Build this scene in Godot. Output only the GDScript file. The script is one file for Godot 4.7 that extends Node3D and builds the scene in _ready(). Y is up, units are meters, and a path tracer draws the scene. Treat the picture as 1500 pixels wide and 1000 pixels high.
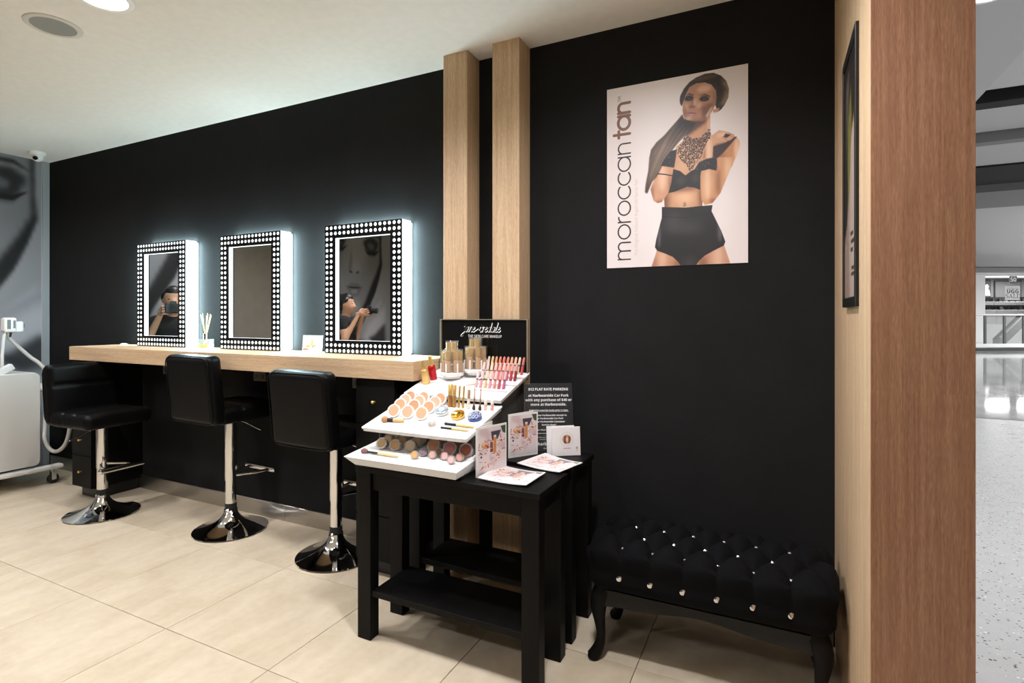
extends Node3D
# A make-up corner of a beauty salon: black wall, lit mirrors, bar stools, a cosmetics display on two console tables, a tufted bench; a shopping mall seen past a wooden post.
# The black wall is the plane z = 0, x runs along it to the right, y is up.

const PSI := 0.45424                      # how far the camera is turned to the left of the wall's normal
const CEIL := 2.614
const COUNTER := 1.076
var M := {}
var taken := {}
var rng := RandomNumberGenerator.new()

func _ready() -> void:
	rng.seed = 7
	# ---- camera
	var cam := Camera3D.new(); cam.name = "camera"
	cam.projection = Camera3D.PROJECTION_FRUSTUM
	cam.near = 0.05; cam.far = 120.0
	cam.size = 2.0 * 0.05 * 500.0 / 793.488
	cam.frustum_offset = Vector2(0, -0.05 * 35.85 / 793.488)
	cam.position = Vector3(0, 1.2852, 2.4494)
	cam.rotation.y = PSI
	add_child(cam); cam.current = true
	# ---- environment
	var env := Environment.new()
	env.background_mode = Environment.BG_COLOR
	env.background_color = Color(0.02, 0.02, 0.02)
	env.tonemap_mode = Environment.TONE_MAPPER_LINEAR
	env.tonemap_exposure = 1.0
	env.sdfgi_enabled = true; env.ssao_enabled = true; env.ssil_enabled = true
	var we := WorldEnvironment.new(); we.name = "environment"; we.environment = env; add_child(we)
	make_materials()
	# ---- ceiling downlights: [x, z, energy]
	var lamps := [[-2.52, 1.17, 1.5, "recessed downlight in the white ceiling beside the round speaker"],
		[-1.86, 1.06, 1.55, "recessed downlight in the ceiling above the cosmetics display"],
		[-0.5, 1.3, 2.9, "recessed downlight in the ceiling in front of the poster"],
		[-0.6, 0.65, 0.6, "recessed downlight in the ceiling close to the poster wall"],
		[-3.75, 1.17, 1.5, "recessed downlight in the ceiling in front of the middle bar stool"],
		[-4.95, 1.17, 1.7, "recessed downlight in the ceiling nearest the mural wall"],
		[-0.92, 3.4, 0.8, "unseen fill downlight added to the ceiling over the shop's entrance side"],  # rear row from here on: out of view, added as fill light
		[-2.52, 3.4, 1.2, "unseen fill downlight added to the ceiling in the middle of the shop's rear row"],
		[-4.2, 3.4, 3.4, "unseen fill downlight added to the ceiling before the rear mural"]]
	for l in lamps:
		downlight(l[0], l[1], l[2], l[3])
	# ---- setting and things
	build_room()
	build_mall()
	build_counter()
	for i in 3:
		vanity_mirror(i)
	build_stools()
	build_tables()
	build_bench()
	build_display()
	build_table_papers()
	build_counter_items()
	build_machine()
	build_people()

# ------------------------------------------------------------------ naming
func numbered(n: String) -> String:
	if not taken.has(n):
		taken[n] = 0
		return n
	taken[n] += 1
	return "%s_%03d" % [n, taken[n]]

func tag(o: Node, label: String, category: String, group := "", kind := "") -> Node:
	o.set_meta("label", label)
	o.set_meta("category", category)
	if group != "": o.set_meta("group", group)
	if kind != "": o.set_meta("kind", kind)
	return o

func thing(called: String, label: String, category: String, at := Vector3.ZERO, turn := 0.0, group := "", kind := "") -> Node3D:
	var o := Node3D.new()
	o.name = numbered(called)
	add_child(o)
	o.position = at
	o.rotation.y = turn
	tag(o, label, category, group, kind)
	return o

func part(parent: Node, called: String, shape, m: Material, label := "") -> MeshInstance3D:
	var o := MeshInstance3D.new()
	o.name = called
	o.mesh = shape.commit() if shape is SurfaceTool else shape
	o.material_override = m
	o.cast_shadow = GeometryInstance3D.SHADOW_CASTING_SETTING_ON
	parent.add_child(o, true)
	if label != "": o.set_meta("label", label)
	return o

func solo(called: String, shape, m: Material, label: String, category: String, group := "", kind := "") -> MeshInstance3D:
	var o := part(self, numbered(called), shape, m)
	tag(o, label, category, group, kind)
	return o

# ------------------------------------------------------------------ mesh building
func B() -> SurfaceTool:
	var st := SurfaceTool.new()
	st.begin(Mesh.PRIMITIVE_TRIANGLES)
	return st

func tri(st: SurfaceTool, a: Vector3, b: Vector3, c: Vector3, na: Vector3, nb: Vector3, nc: Vector3) -> void:
	if (b - a).cross(c - a).dot(na + nb + nc) > 0.0:
		var t := b; b = c; c = t
		t = nb; nb = nc; nc = t
	st.set_normal(na); st.add_vertex(a)
	st.set_normal(nb); st.add_vertex(b)
	st.set_normal(nc); st.add_vertex(c)

func quad(st: SurfaceTool, a: Vector3, b: Vector3, c: Vector3, d: Vector3, n: Vector3) -> void:
	tri(st, a, b, c, n, n, n)
	tri(st, a, c, d, n, n, n)

# a four-cornered sheet with uv: a is the picture's upper left corner, then clockwise as seen
func picture(st: SurfaceTool, a: Vector3, b: Vector3, c: Vector3, d: Vector3) -> void:
	var n := (d - a).cross(b - a).normalized()
	var v := [a, b, c, a, c, d]
	var t := [Vector2(0, 0), Vector2(1, 0), Vector2(1, 1), Vector2(0, 0), Vector2(1, 1), Vector2(0, 1)]
	for i in 6:
		st.set_normal(n); st.set_uv(t[i]); st.add_vertex(v[i])

func box(st: SurfaceTool, c: Vector3, s: Vector3, bev := 0.0, xf := Transform3D()) -> void:
	var h := s * 0.5
	var b: float = minf(bev, minf(h.x, minf(h.y, h.z)) * 0.95)
	for k in 3:
		var i := (k + 1) % 3
		var j := (k + 2) % 3
		for sg in [-1.0, 1.0]:
			var n := Vector3.ZERO; n[k] = sg
			var p := []
			for q in [[-1, -1], [1, -1], [1, 1], [-1, 1]]:
				var v := Vector3.ZERO
				v[k] = sg * h[k]; v[i] = q[0] * (h[i] - b); v[j] = q[1] * (h[j] - b)
				p.append(xf * (c + v))
			quad(st, p[0], p[1], p[2], p[3], (xf.basis * n).normalized())
			if b > 0.0:
				for sj in [-1.0, 1.0]:      # edge along axis i between faces k and j
					var m := Vector3.ZERO; m[k] = sg; m[j] = sj
					if k < j:
						var e := []
						for q in [[-1, 0], [1, 0], [1, 1], [-1, 1]]:
							var v := Vector3.ZERO
							v[i] = q[0] * (h[i] - b)
							v[k] = sg * (h[k] - (b if q[1] == 1 else 0.0))
							v[j] = sj * (h[j] - (0.0 if q[1] == 1 else b))
							e.append(xf * (c + v))
						quad(st, e[0], e[1], e[2], e[3], (xf.basis * m).normalized())
				for si in [-1.0, 1.0]:
					var m2 := Vector3.ZERO; m2[k] = sg; m2[i] = si
					if k < i:
						var e2 := []
						for q in [[-1, 0], [1, 0], [1, 1], [-1, 1]]:
							var v := Vector3.ZERO
							v[j] = q[0] * (h[j] - b)
							v[k] = sg * (h[k] - (b if q[1] == 1 else 0.0))
							v[i] = si * (h[i] - (0.0 if q[1] == 1 else b))
							e2.append(xf * (c + v))
						quad(st, e2[0], e2[1], e2[2], e2[3], (xf.basis * m2).normalized())
	if b > 0.0:
		for sx in [-1.0, 1.0]:
			for sy in [-1.0, 1.0]:
				for sz in [-1.0, 1.0]:
					var sgn := Vector3(sx, sy, sz)
					var n := (xf.basis * sgn).normalized()
					tri(st, xf * (c + sgn * Vector3(h.x, h.y - b, h.z - b)), xf * (c + sgn * Vector3(h.x - b, h.y, h.z - b)), xf * (c + sgn * Vector3(h.x - b, h.y - b, h.z)), n, n, n)

func boxm(s: Vector3, bev := 0.0) -> ArrayMesh:
	var st := B()
	box(st, Vector3.ZERO, s, bev)
	return st.commit()

# coordinates along one axis of a rounded box
func ticks(h: float, r: float, n: int, arc: int) -> Array:
	var t := []
	for i in arc: t.append(-h + r * (1.0 - tan(PI * 0.25 * (1.0 - float(i) / arc))))
	for i in n + 1: t.append(lerpf(-(h - r), h - r, float(i) / n))
	for i in range(arc - 1, -1, -1): t.append(h - r * (1.0 - tan(PI * 0.25 * (1.0 - float(i) / arc))))
	return t

# rounded box, smooth; bend moves each point (called with point and normal in box coordinates)
func rbox(st: SurfaceTool, c: Vector3, h: Vector3, r: float, xf := Transform3D(), n := [1, 1, 1], arc := 3, bend = null) -> void:
	var inner := h - Vector3(r, r, r)
	for k in 3:
		var i := (k + 1) % 3
		var j := (k + 2) % 3
		var ti := ticks(h[i], r, n[i], arc)
		var tj := ticks(h[j], r, n[j], arc)
		for sg in [-1.0, 1.0]:
			var ps := []
			var ns := []
			for a in ti:
				for b in tj:
					var q := Vector3.ZERO
					q[k] = sg * h[k]; q[i] = a; q[j] = b
					var core := q.clamp(-inner, inner)
					var d := (q - core).normalized()
					var p := core + d * r
					if bend != null: p = bend.call(p, d)
					ps.append(xf * (c + p)); ns.append((xf.basis * d).normalized())
			var w := tj.size()
			if bend != null:
				var acc := []
				acc.resize(ps.size())
				for a in ti.size():
					for b in w:
						var du: Vector3 = ps[mini(a + 1, ti.size() - 1) * w + b] - ps[maxi(a - 1, 0) * w + b]
						var dv: Vector3 = ps[a * w + mini(b + 1, w - 1)] - ps[a * w + maxi(b - 1, 0)]
						var nn := du.cross(dv)
						var old: Vector3 = ns[a * w + b]
						if nn.length() < 1e-12 or a == 0 or b == 0 or a == ti.size() - 1 or b == w - 1:
							acc[a * w + b] = old
						else:
							nn = nn.normalized()
							acc[a * w + b] = nn if nn.dot(old) > 0 else -nn
				ns = acc
			for a in ti.size() - 1:
				for b in w - 1:
					var o := a * w + b
					tri(st, ps[o], ps[o + 1], ps[o + w + 1], ns[o], ns[o + 1], ns[o + w + 1])
					tri(st, ps[o], ps[o + w + 1], ps[o + w], ns[o], ns[o + w + 1], ns[o + w])

# turned shape: profile of (radius, height) from the bottom centre up the outside
func lathe(st: SurfaceTool, prof: Array, xf := Transform3D(), segs := 20, sharp := 0.75) -> void:
	var n := prof.size()
	var seg := []
	for i in n - 1:
		var d: Vector2 = prof[i + 1] - prof[i]
		seg.append(Vector2(d.y, -d.x).normalized() if d.length() > 1e-9 else Vector2(1, 0))
	for i in n - 1:
		var a: Vector2 = prof[i]
		var b: Vector2 = prof[i + 1]
		var na: Vector2 = seg[i]
		var nb: Vector2 = seg[i]
		if i > 0 and seg[i - 1].dot(seg[i]) > sharp: na = (seg[i - 1] + seg[i]).normalized()
		if i < n - 2 and seg[i + 1].dot(seg[i]) > sharp: nb = (seg[i + 1] + seg[i]).normalized()
		for s in segs:
			var u := TAU * s / segs
			var v := TAU * (s + 1) / segs
			var cu := Vector3(cos(u), 0, sin(u))
			var cv := Vector3(cos(v), 0, sin(v))
			var p := [xf * (cu * a.x + Vector3.UP * a.y), xf * (cv * a.x + Vector3.UP * a.y), xf * (cv * b.x + Vector3.UP * b.y), xf * (cu * b.x + Vector3.UP * b.y)]
			var q := [xf.basis * (cu * na.x + Vector3.UP * na.y), xf.basis * (cv * na.x + Vector3.UP * na.y), xf.basis * (cv * nb.x + Vector3.UP * nb.y), xf.basis * (cu * nb.x + Vector3.UP * nb.y)]
			if a.x > 1e-6: tri(st, p[0], p[1], p[2], q[0], q[1], q[2])
			if b.x > 1e-6: tri(st, p[0], p[2], p[3], q[0], q[2], q[3])

func cyl(st: SurfaceTool, a: Vector3, b: Vector3, r: float, segs := 14, r2 := -1.0) -> void:
	var d := b - a
	var y := d.normalized()
	var x := y.cross(Vector3.RIGHT if absf(y.x) < 0.8 else Vector3.FORWARD).normalized()
	var xf := Transform3D(Basis(x, y, x.cross(y)), a)
	var e := r if r2 < 0.0 else r2
	lathe(st, [Vector2(0, 0), Vector2(r, 0), Vector2(e, d.length()), Vector2(0, d.length())], xf, segs)

# round tube along points, r a number or one radius for each point
func tube(st: SurfaceTool, pts: Array, r, segs := 8) -> void:
	var n := pts.size()
	var tang := []
	for i in n:
		tang.append((pts[mini(i + 1, n - 1)] - pts[maxi(i - 1, 0)]).normalized())
	var t0: Vector3 = tang[0]
	var x: Vector3 = t0.cross(Vector3.UP if absf(t0.y) < 0.8 else Vector3.RIGHT).normalized()
	var rings := []
	var norms := []
	for i in n:
		var t: Vector3 = tang[i]
		x = (x - t * x.dot(t)).normalized()
		var y := t.cross(x)
		var rr: float = r[i] if r is Array else r
		var ring := []
		var nn := []
		for s in segs:
			var d: Vector3 = x * cos(TAU * s / segs) + y * sin(TAU * s / segs)
			ring.append(pts[i] + d * rr); nn.append(d)
		rings.append(ring); norms.append(nn)
	for i in n - 1:
		for s in segs:
			var e := (s + 1) % segs
			tri(st, rings[i][s], rings[i][e], rings[i + 1][e], norms[i][s], norms[i][e], norms[i + 1][e])
			tri(st, rings[i][s], rings[i + 1][e], rings[i + 1][s], norms[i][s], norms[i + 1][e], norms[i + 1][s])
	for i in [0, n - 1]:
		var nrm: Vector3 = -tang[0] if i == 0 else tang[n - 1]
		for s in segs:
			tri(st, pts[i], rings[i][s], rings[i][(s + 1) % segs], nrm, nrm, nrm)

# outline pushed along +z by depth
func prism(st: SurfaceTool, poly: PackedVector2Array, depth: float, xf := Transform3D()) -> void:
	var idx := Geometry2D.triangulate_polygon(poly)
	for i in range(0, idx.size(), 3):
		for zz in [0.0, depth]:
			var n := xf.basis * Vector3(0, 0, -1 if zz == 0.0 else 1)
			var v := []
			for k in 3: v.append(xf * Vector3(poly[idx[i + k]].x, poly[idx[i + k]].y, zz))
			tri(st, v[0], v[1], v[2], n, n, n)
	var cw := 1.0 if Geometry2D.is_polygon_clockwise(poly) else -1.0
	for i in poly.size():
		var a := poly[i]
		var b := poly[(i + 1) % poly.size()]
		var d := (b - a).normalized()
		var n := xf.basis * (Vector3(-d.y, d.x, 0) * cw)
		quad(st, xf * Vector3(a.x, a.y, 0), xf * Vector3(b.x, b.y, 0), xf * Vector3(b.x, b.y, depth), xf * Vector3(a.x, a.y, depth), n)

func round_rect(w: float, h: float, r: float, n := 4) -> PackedVector2Array:
	var p := PackedVector2Array()
	for c in [[1, 1, 0], [-1, 1, 90], [-1, -1, 180], [1, -1, 270]]:
		for i in n + 1:
			var a := deg_to_rad(c[2] + 90.0 * i / n)
			p.append(Vector2(c[0] * (w / 2 - r) + cos(a) * r, c[1] * (h / 2 - r) + sin(a) * r))
	return p

func bez(a: Vector3, b: Vector3, c: Vector3, d: Vector3, n := 12) -> Array:
	var p := []
	for i in n + 1: p.append(a.bezier_interpolate(b, c, d, float(i) / n))
	return p

func lettering(parent: Node3D, called: String, words: String, em: float, at: Vector3, m: Material, bold := false, serif := false, stretch := 1.0, shear := 0.0) -> MeshInstance3D:
	var f := SystemFont.new()
	f.font_names = PackedStringArray(["Droid Serif" if serif else "Droid Sans"])
	f.font_weight = 700 if bold else 400
	var t := TextMesh.new()
	t.font = f; t.text = words; t.font_size = 48
	t.pixel_size = em / 48.0; t.depth = 0.0006; t.curve_step = 1.0
	var o := part(parent, called, t, m)
	o.position = at
	o.transform.basis = Basis(Vector3(stretch, 0, 0), Vector3(shear, 1, 0), Vector3(0, 0, 1))
	return o

# ------------------------------------------------------------------ painting prints
func poly(img: Image, pts: Array, col: Color) -> void:
	var n := pts.size()
	var lo := 1e9
	var hi := -1e9
	for p in pts:
		lo = minf(lo, p.y); hi = maxf(hi, p.y)
	for y in range(maxi(0, int(lo)), mini(img.get_height(), int(hi) + 1)):
		var yy := y + 0.5
		var xs := []
		for i in n:
			var a: Vector2 = pts[i]
			var b: Vector2 = pts[(i + 1) % n]
			if (a.y <= yy) != (b.y <= yy): xs.append(a.x + (yy - a.y) / (b.y - a.y) * (b.x - a.x))
		xs.sort()
		for i in range(0, xs.size() - 1, 2):
			var x0 := int(round(xs[i]))
			var x1 := int(round(xs[i + 1]))
			if x1 > x0: img.fill_rect(Rect2i(x0, y, x1 - x0, 1), col)

func ring_pts(c: Vector2, rx: float, ry: float, n := 24) -> Array:
	var p := []
	for i in n: p.append(c + Vector2(cos(TAU * i / n) * rx, sin(TAU * i / n) * ry))
	return p

func stroke(img: Image, pts: Array, w: float, col: Color) -> void:
	for i in pts.size() - 1:
		var a: Vector2 = pts[i]
		var b: Vector2 = pts[i + 1]
		var d := (b - a).normalized().orthogonal() * w * 0.5
		poly(img, [a + d, b + d, b - d, a - d], col)
	for p in pts: poly(img, ring_pts(p, w * 0.5, w * 0.5, 10), col)

# shapes with a soft edge: soft is the size of the blur in pixels
func soft(img: Image, shapes: Array, col: Color, k: float, inside := []) -> void:
	var l := Image.create(img.get_width(), img.get_height(), false, Image.FORMAT_RGBA8)
	l.fill(Color(col, 0.0))
	for s in shapes: poly(l, s, col)
	if k > 1.0:
		while k >= 2.0 and l.get_width() > 8 and l.get_height() > 8:
			l.shrink_x2()
			k *= 0.5
		if k > 1.2: l.resize(int(l.get_width() / k), int(l.get_height() / k), Image.INTERPOLATE_LANCZOS)
		while l.get_width() * 2 < img.get_width():
			l.resize(l.get_width() * 2, l.get_height() * 2, Image.INTERPOLATE_BILINEAR)
		l.resize(img.get_width(), img.get_height(), Image.INTERPOLATE_BILINEAR)
	var all := Rect2i(0, 0, img.get_width(), img.get_height())
	if inside.is_empty():
		img.blend_rect(l, all, Vector2i.ZERO)
		return
	var mask := Image.create(img.get_width(), img.get_height(), false, Image.FORMAT_RGBA8)
	for s in inside: poly(mask, s, Color.WHITE)
	img.blend_rect_mask(l, mask, all, Vector2i.ZERO)

func pairs(a: Array) -> Array:
	var p := []
	for i in range(0, a.size(), 2): p.append(Vector2(a[i], a[i + 1]))
	return p

func tex(img: Image) -> ImageTexture:
	return ImageTexture.create_from_image(img)

func printed(img: Image, rough := 0.5) -> StandardMaterial3D:
	var m := StandardMaterial3D.new()
	m.albedo_texture = tex(img)
	m.roughness = rough
	return m

# ------------------------------------------------------------------ materials
func mat(r: int, g: int, b: int, rough := 0.5, metal := 0.0) -> StandardMaterial3D:
	var m := StandardMaterial3D.new()
	m.albedo_color = Color8(r, g, b)
	m.roughness = rough
	m.metallic = metal
	return m

func glow(c: Color, e: float) -> StandardMaterial3D:
	var m := StandardMaterial3D.new()
	m.albedo_color = Color(0.8, 0.8, 0.8)
	m.emission_enabled = true
	m.emission = c
	m.emission_energy_multiplier = e
	return m

func glass(r: int, g: int, b: int, a: float, rough := 0.05) -> StandardMaterial3D:
	var m := mat(r, g, b, rough)
	m.albedo_color.a = a
	m.transparency = BaseMaterial3D.TRANSPARENCY_ALPHA
	return m

func noise_img(w: int, h: int, freq: float, sd: int, octaves := 3) -> Image:
	var n := FastNoiseLite.new()
	n.seed = sd; n.frequency = freq; n.fractal_octaves = octaves
	var im := n.get_seamless_image(w, h)
	im.convert(Image.FORMAT_RGBA8)
	return im

# two-tone image from a sum of noises: list of [image, weight]
func toned(w: int, h: int, layers: Array, dark: Color, light: Color) -> Image:
	var out := Image.create(w, h, false, Image.FORMAT_RGBA8)
	var data := []
	for l in layers:
		var im: Image = l[0]
		im.resize(w, h, Image.INTERPOLATE_CUBIC)
		data.append(im.get_data())
	var px := PackedByteArray()
	px.resize(w * h * 4)
	for i in w * h:
		var t := 0.5
		for k in layers.size(): t += (data[k][i * 4] / 255.0 - 0.5) * layers[k][1]
		t = clampf(t, 0.0, 1.0)
		px[i * 4] = int(255.0 * lerpf(dark.r, light.r, t))
		px[i * 4 + 1] = int(255.0 * lerpf(dark.g, light.g, t))
		px[i * 4 + 2] = int(255.0 * lerpf(dark.b, light.b, t))
		px[i * 4 + 3] = 255
	out.set_data(w, h, false, Image.FORMAT_RGBA8, px)
	return out

func triplanar(m: StandardMaterial3D, scale: Vector3) -> StandardMaterial3D:
	m.uv1_triplanar = true
	m.uv1_world_triplanar = true
	m.uv1_scale = scale
	m.uv1_triplanar_sharpness = 8.0
	return m

func make_materials() -> void:
	# oak veneer, grain upright and lying
	var grain := toned(384, 384, [[noise_img(384, 10, 0.09, 3), 0.5], [noise_img(192, 24, 0.05, 5), 0.35], [noise_img(384, 60, 0.2, 8), 0.5], [noise_img(384, 110, 0.4, 9, 2), 0.6]], Color8(176, 144, 110), Color8(220, 194, 158))
	M.wood = triplanar(printed(grain, 0.55), Vector3(2.4, 0.9, 2.4))
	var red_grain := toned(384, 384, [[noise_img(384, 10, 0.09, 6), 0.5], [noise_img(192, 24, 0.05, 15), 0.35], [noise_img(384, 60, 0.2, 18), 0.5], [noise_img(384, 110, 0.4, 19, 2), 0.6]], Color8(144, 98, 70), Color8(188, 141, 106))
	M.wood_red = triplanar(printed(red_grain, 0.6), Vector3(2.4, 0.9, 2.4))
	var lying: Image = grain.duplicate()
	lying.rotate_90(CLOCKWISE)
	M.wood_lying = triplanar(printed(lying, 0.5), Vector3(0.9, 2.4, 2.4))
	# painted wall
	M.black_wall = triplanar(printed(toned(256, 256, [[noise_img(256, 256, 0.02, 11), 0.5], [noise_img(256, 256, 0.15, 12), 0.4]], Color8(33, 33, 33), Color8(39, 39, 39)), 0.85), Vector3(0.7, 0.7, 0.7))
	M.ceiling = triplanar(printed(toned(256, 256, [[noise_img(256, 256, 0.06, 13), 0.6]], Color8(226, 222, 214), Color8(236, 232, 225)), 0.95), Vector3(1, 1, 1))
	M.plain_wall = triplanar(printed(toned(128, 128, [[noise_img(128, 128, 0.05, 14), 0.6]], Color8(112, 105, 96), Color8(122, 115, 106)), 0.9), Vector3(0.8, 0.8, 0.8))
	M.tiles = []
	for i in 4:
		var im := toned(256, 256, [[noise_img(256, 90, 0.012, 20 + i, 4), 0.8], [noise_img(256, 256, 0.05, 30 + i, 4), 0.35], [noise_img(256, 256, 0.3, 40 + i, 2), 0.15]], Color8(208, 192, 163), Color8(230, 217, 192))
		if i % 2 == 1: im.flip_y()
		var t := printed(im, 0.32)
		t.uv1_triplanar = true
		t.uv1_scale = Vector3(1.6, 1.6, 1.6)
		t.uv1_triplanar_sharpness = 8.0
		t.uv1_offset = Vector3(0.37 * i, 0.1, 0.21 * i)
		M.tiles.append(t)
	M.grout = mat(150, 128, 100, 0.9)
	M.steel = mat(188, 184, 178, 0.32, 1.0)
	M.chrome = mat(225, 225, 225, 0.06, 1.0)
	M.leather = triplanar(printed(toned(128, 128, [[noise_img(128, 128, 0.25, 50), 0.9]], Color8(8, 8, 8), Color8(13, 13, 13)), 0.4), Vector3(6, 6, 6))
	M.black_wood = triplanar(printed(toned(128, 256, [[noise_img(128, 12, 0.12, 52), 0.9]], Color8(12, 11, 11), Color8(20, 19, 18)), 0.5), Vector3(2, 1, 2))
	M.black_velvet = triplanar(printed(toned(128, 128, [[noise_img(128, 128, 0.2, 54), 0.9]], Color8(9, 9, 11), Color8(15, 15, 17)), 0.9), Vector3(5, 5, 5))
	for q in [M.leather, M.black_wood, M.black_velvet]: q.metallic_specular = 0.25
	M.black_wall.metallic_specular = 0.12
	M.black = mat(10, 10, 10, 0.4)
	M.black_gloss = mat(16, 17, 18, 0.12)
	M.rubber = mat(26, 26, 26, 0.7)
	M.brass = mat(236, 196, 110, 0.25, 0.5)
	M.gold = mat(230, 194, 118, 0.28, 0.7)
	M.gold_satin = mat(226, 190, 122, 0.4, 0.7)
	M.white = mat(236, 235, 232, 0.45)
	M.white_gloss = mat(240, 239, 236, 0.2)
	M.offwhite = mat(222, 221, 216, 0.4)
	M.paper = mat(238, 236, 233, 0.7)
	M.ink = mat(30, 30, 32, 0.7)
	M.silver = mat(205, 208, 212, 0.25, 1.0)
	M.mirror = mat(236, 240, 238, 0.015, 1.0)
	M.clear = glass(240, 246, 246, 0.16)
	M.led = glow(Color(0.95, 1.0, 1.0), 1.6)
	M.led_side = glow(Color(0.93, 1.0, 1.0), 1.5)
	M.lamp = glow(Color(1.0, 0.95, 0.86), 4.0)
	M.red = mat(190, 24, 38, 0.22, 0.5)
	M.skin = mat(196, 148, 118, 0.6)
	M.hair = mat(24, 20, 18, 0.5)

func downlight(x: float, z: float, e: float, label: String) -> void:
	var o := thing("downlight", label, "downlight", Vector3(x, CEIL, z), 0.0, "recessed downlights in the ceiling")
	var st := B()
	lathe(st, [Vector2(0.088, 0.0), Vector2(0.088, -0.006), Vector2(0.102, -0.009), Vector2(0.112, -0.004), Vector2(0.112, 0.0)], Transform3D(), 32)
	part(o, "trim_ring", st, M.white)
	st = B()
	lathe(st, [Vector2(0.0, -0.004), Vector2(0.087, -0.004), Vector2(0.087, 0.0)], Transform3D(), 28)
	part(o, "lens", st, M.lamp)
	var l := SpotLight3D.new()
	l.name = "lamp_light"
	l.light_color = Color(0.985, 0.975, 1.0)
	l.light_energy = e
	l.light_size = 0.075
	l.spot_angle = 80.0
	l.spot_angle_attenuation = 0.9
	l.spot_attenuation = 2.0
	l.spot_range = 14.0
	l.shadow_enabled = true
	o.add_child(l)
	l.position = Vector3(0, -0.09, 0)
	l.rotation.x = -PI / 2

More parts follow.
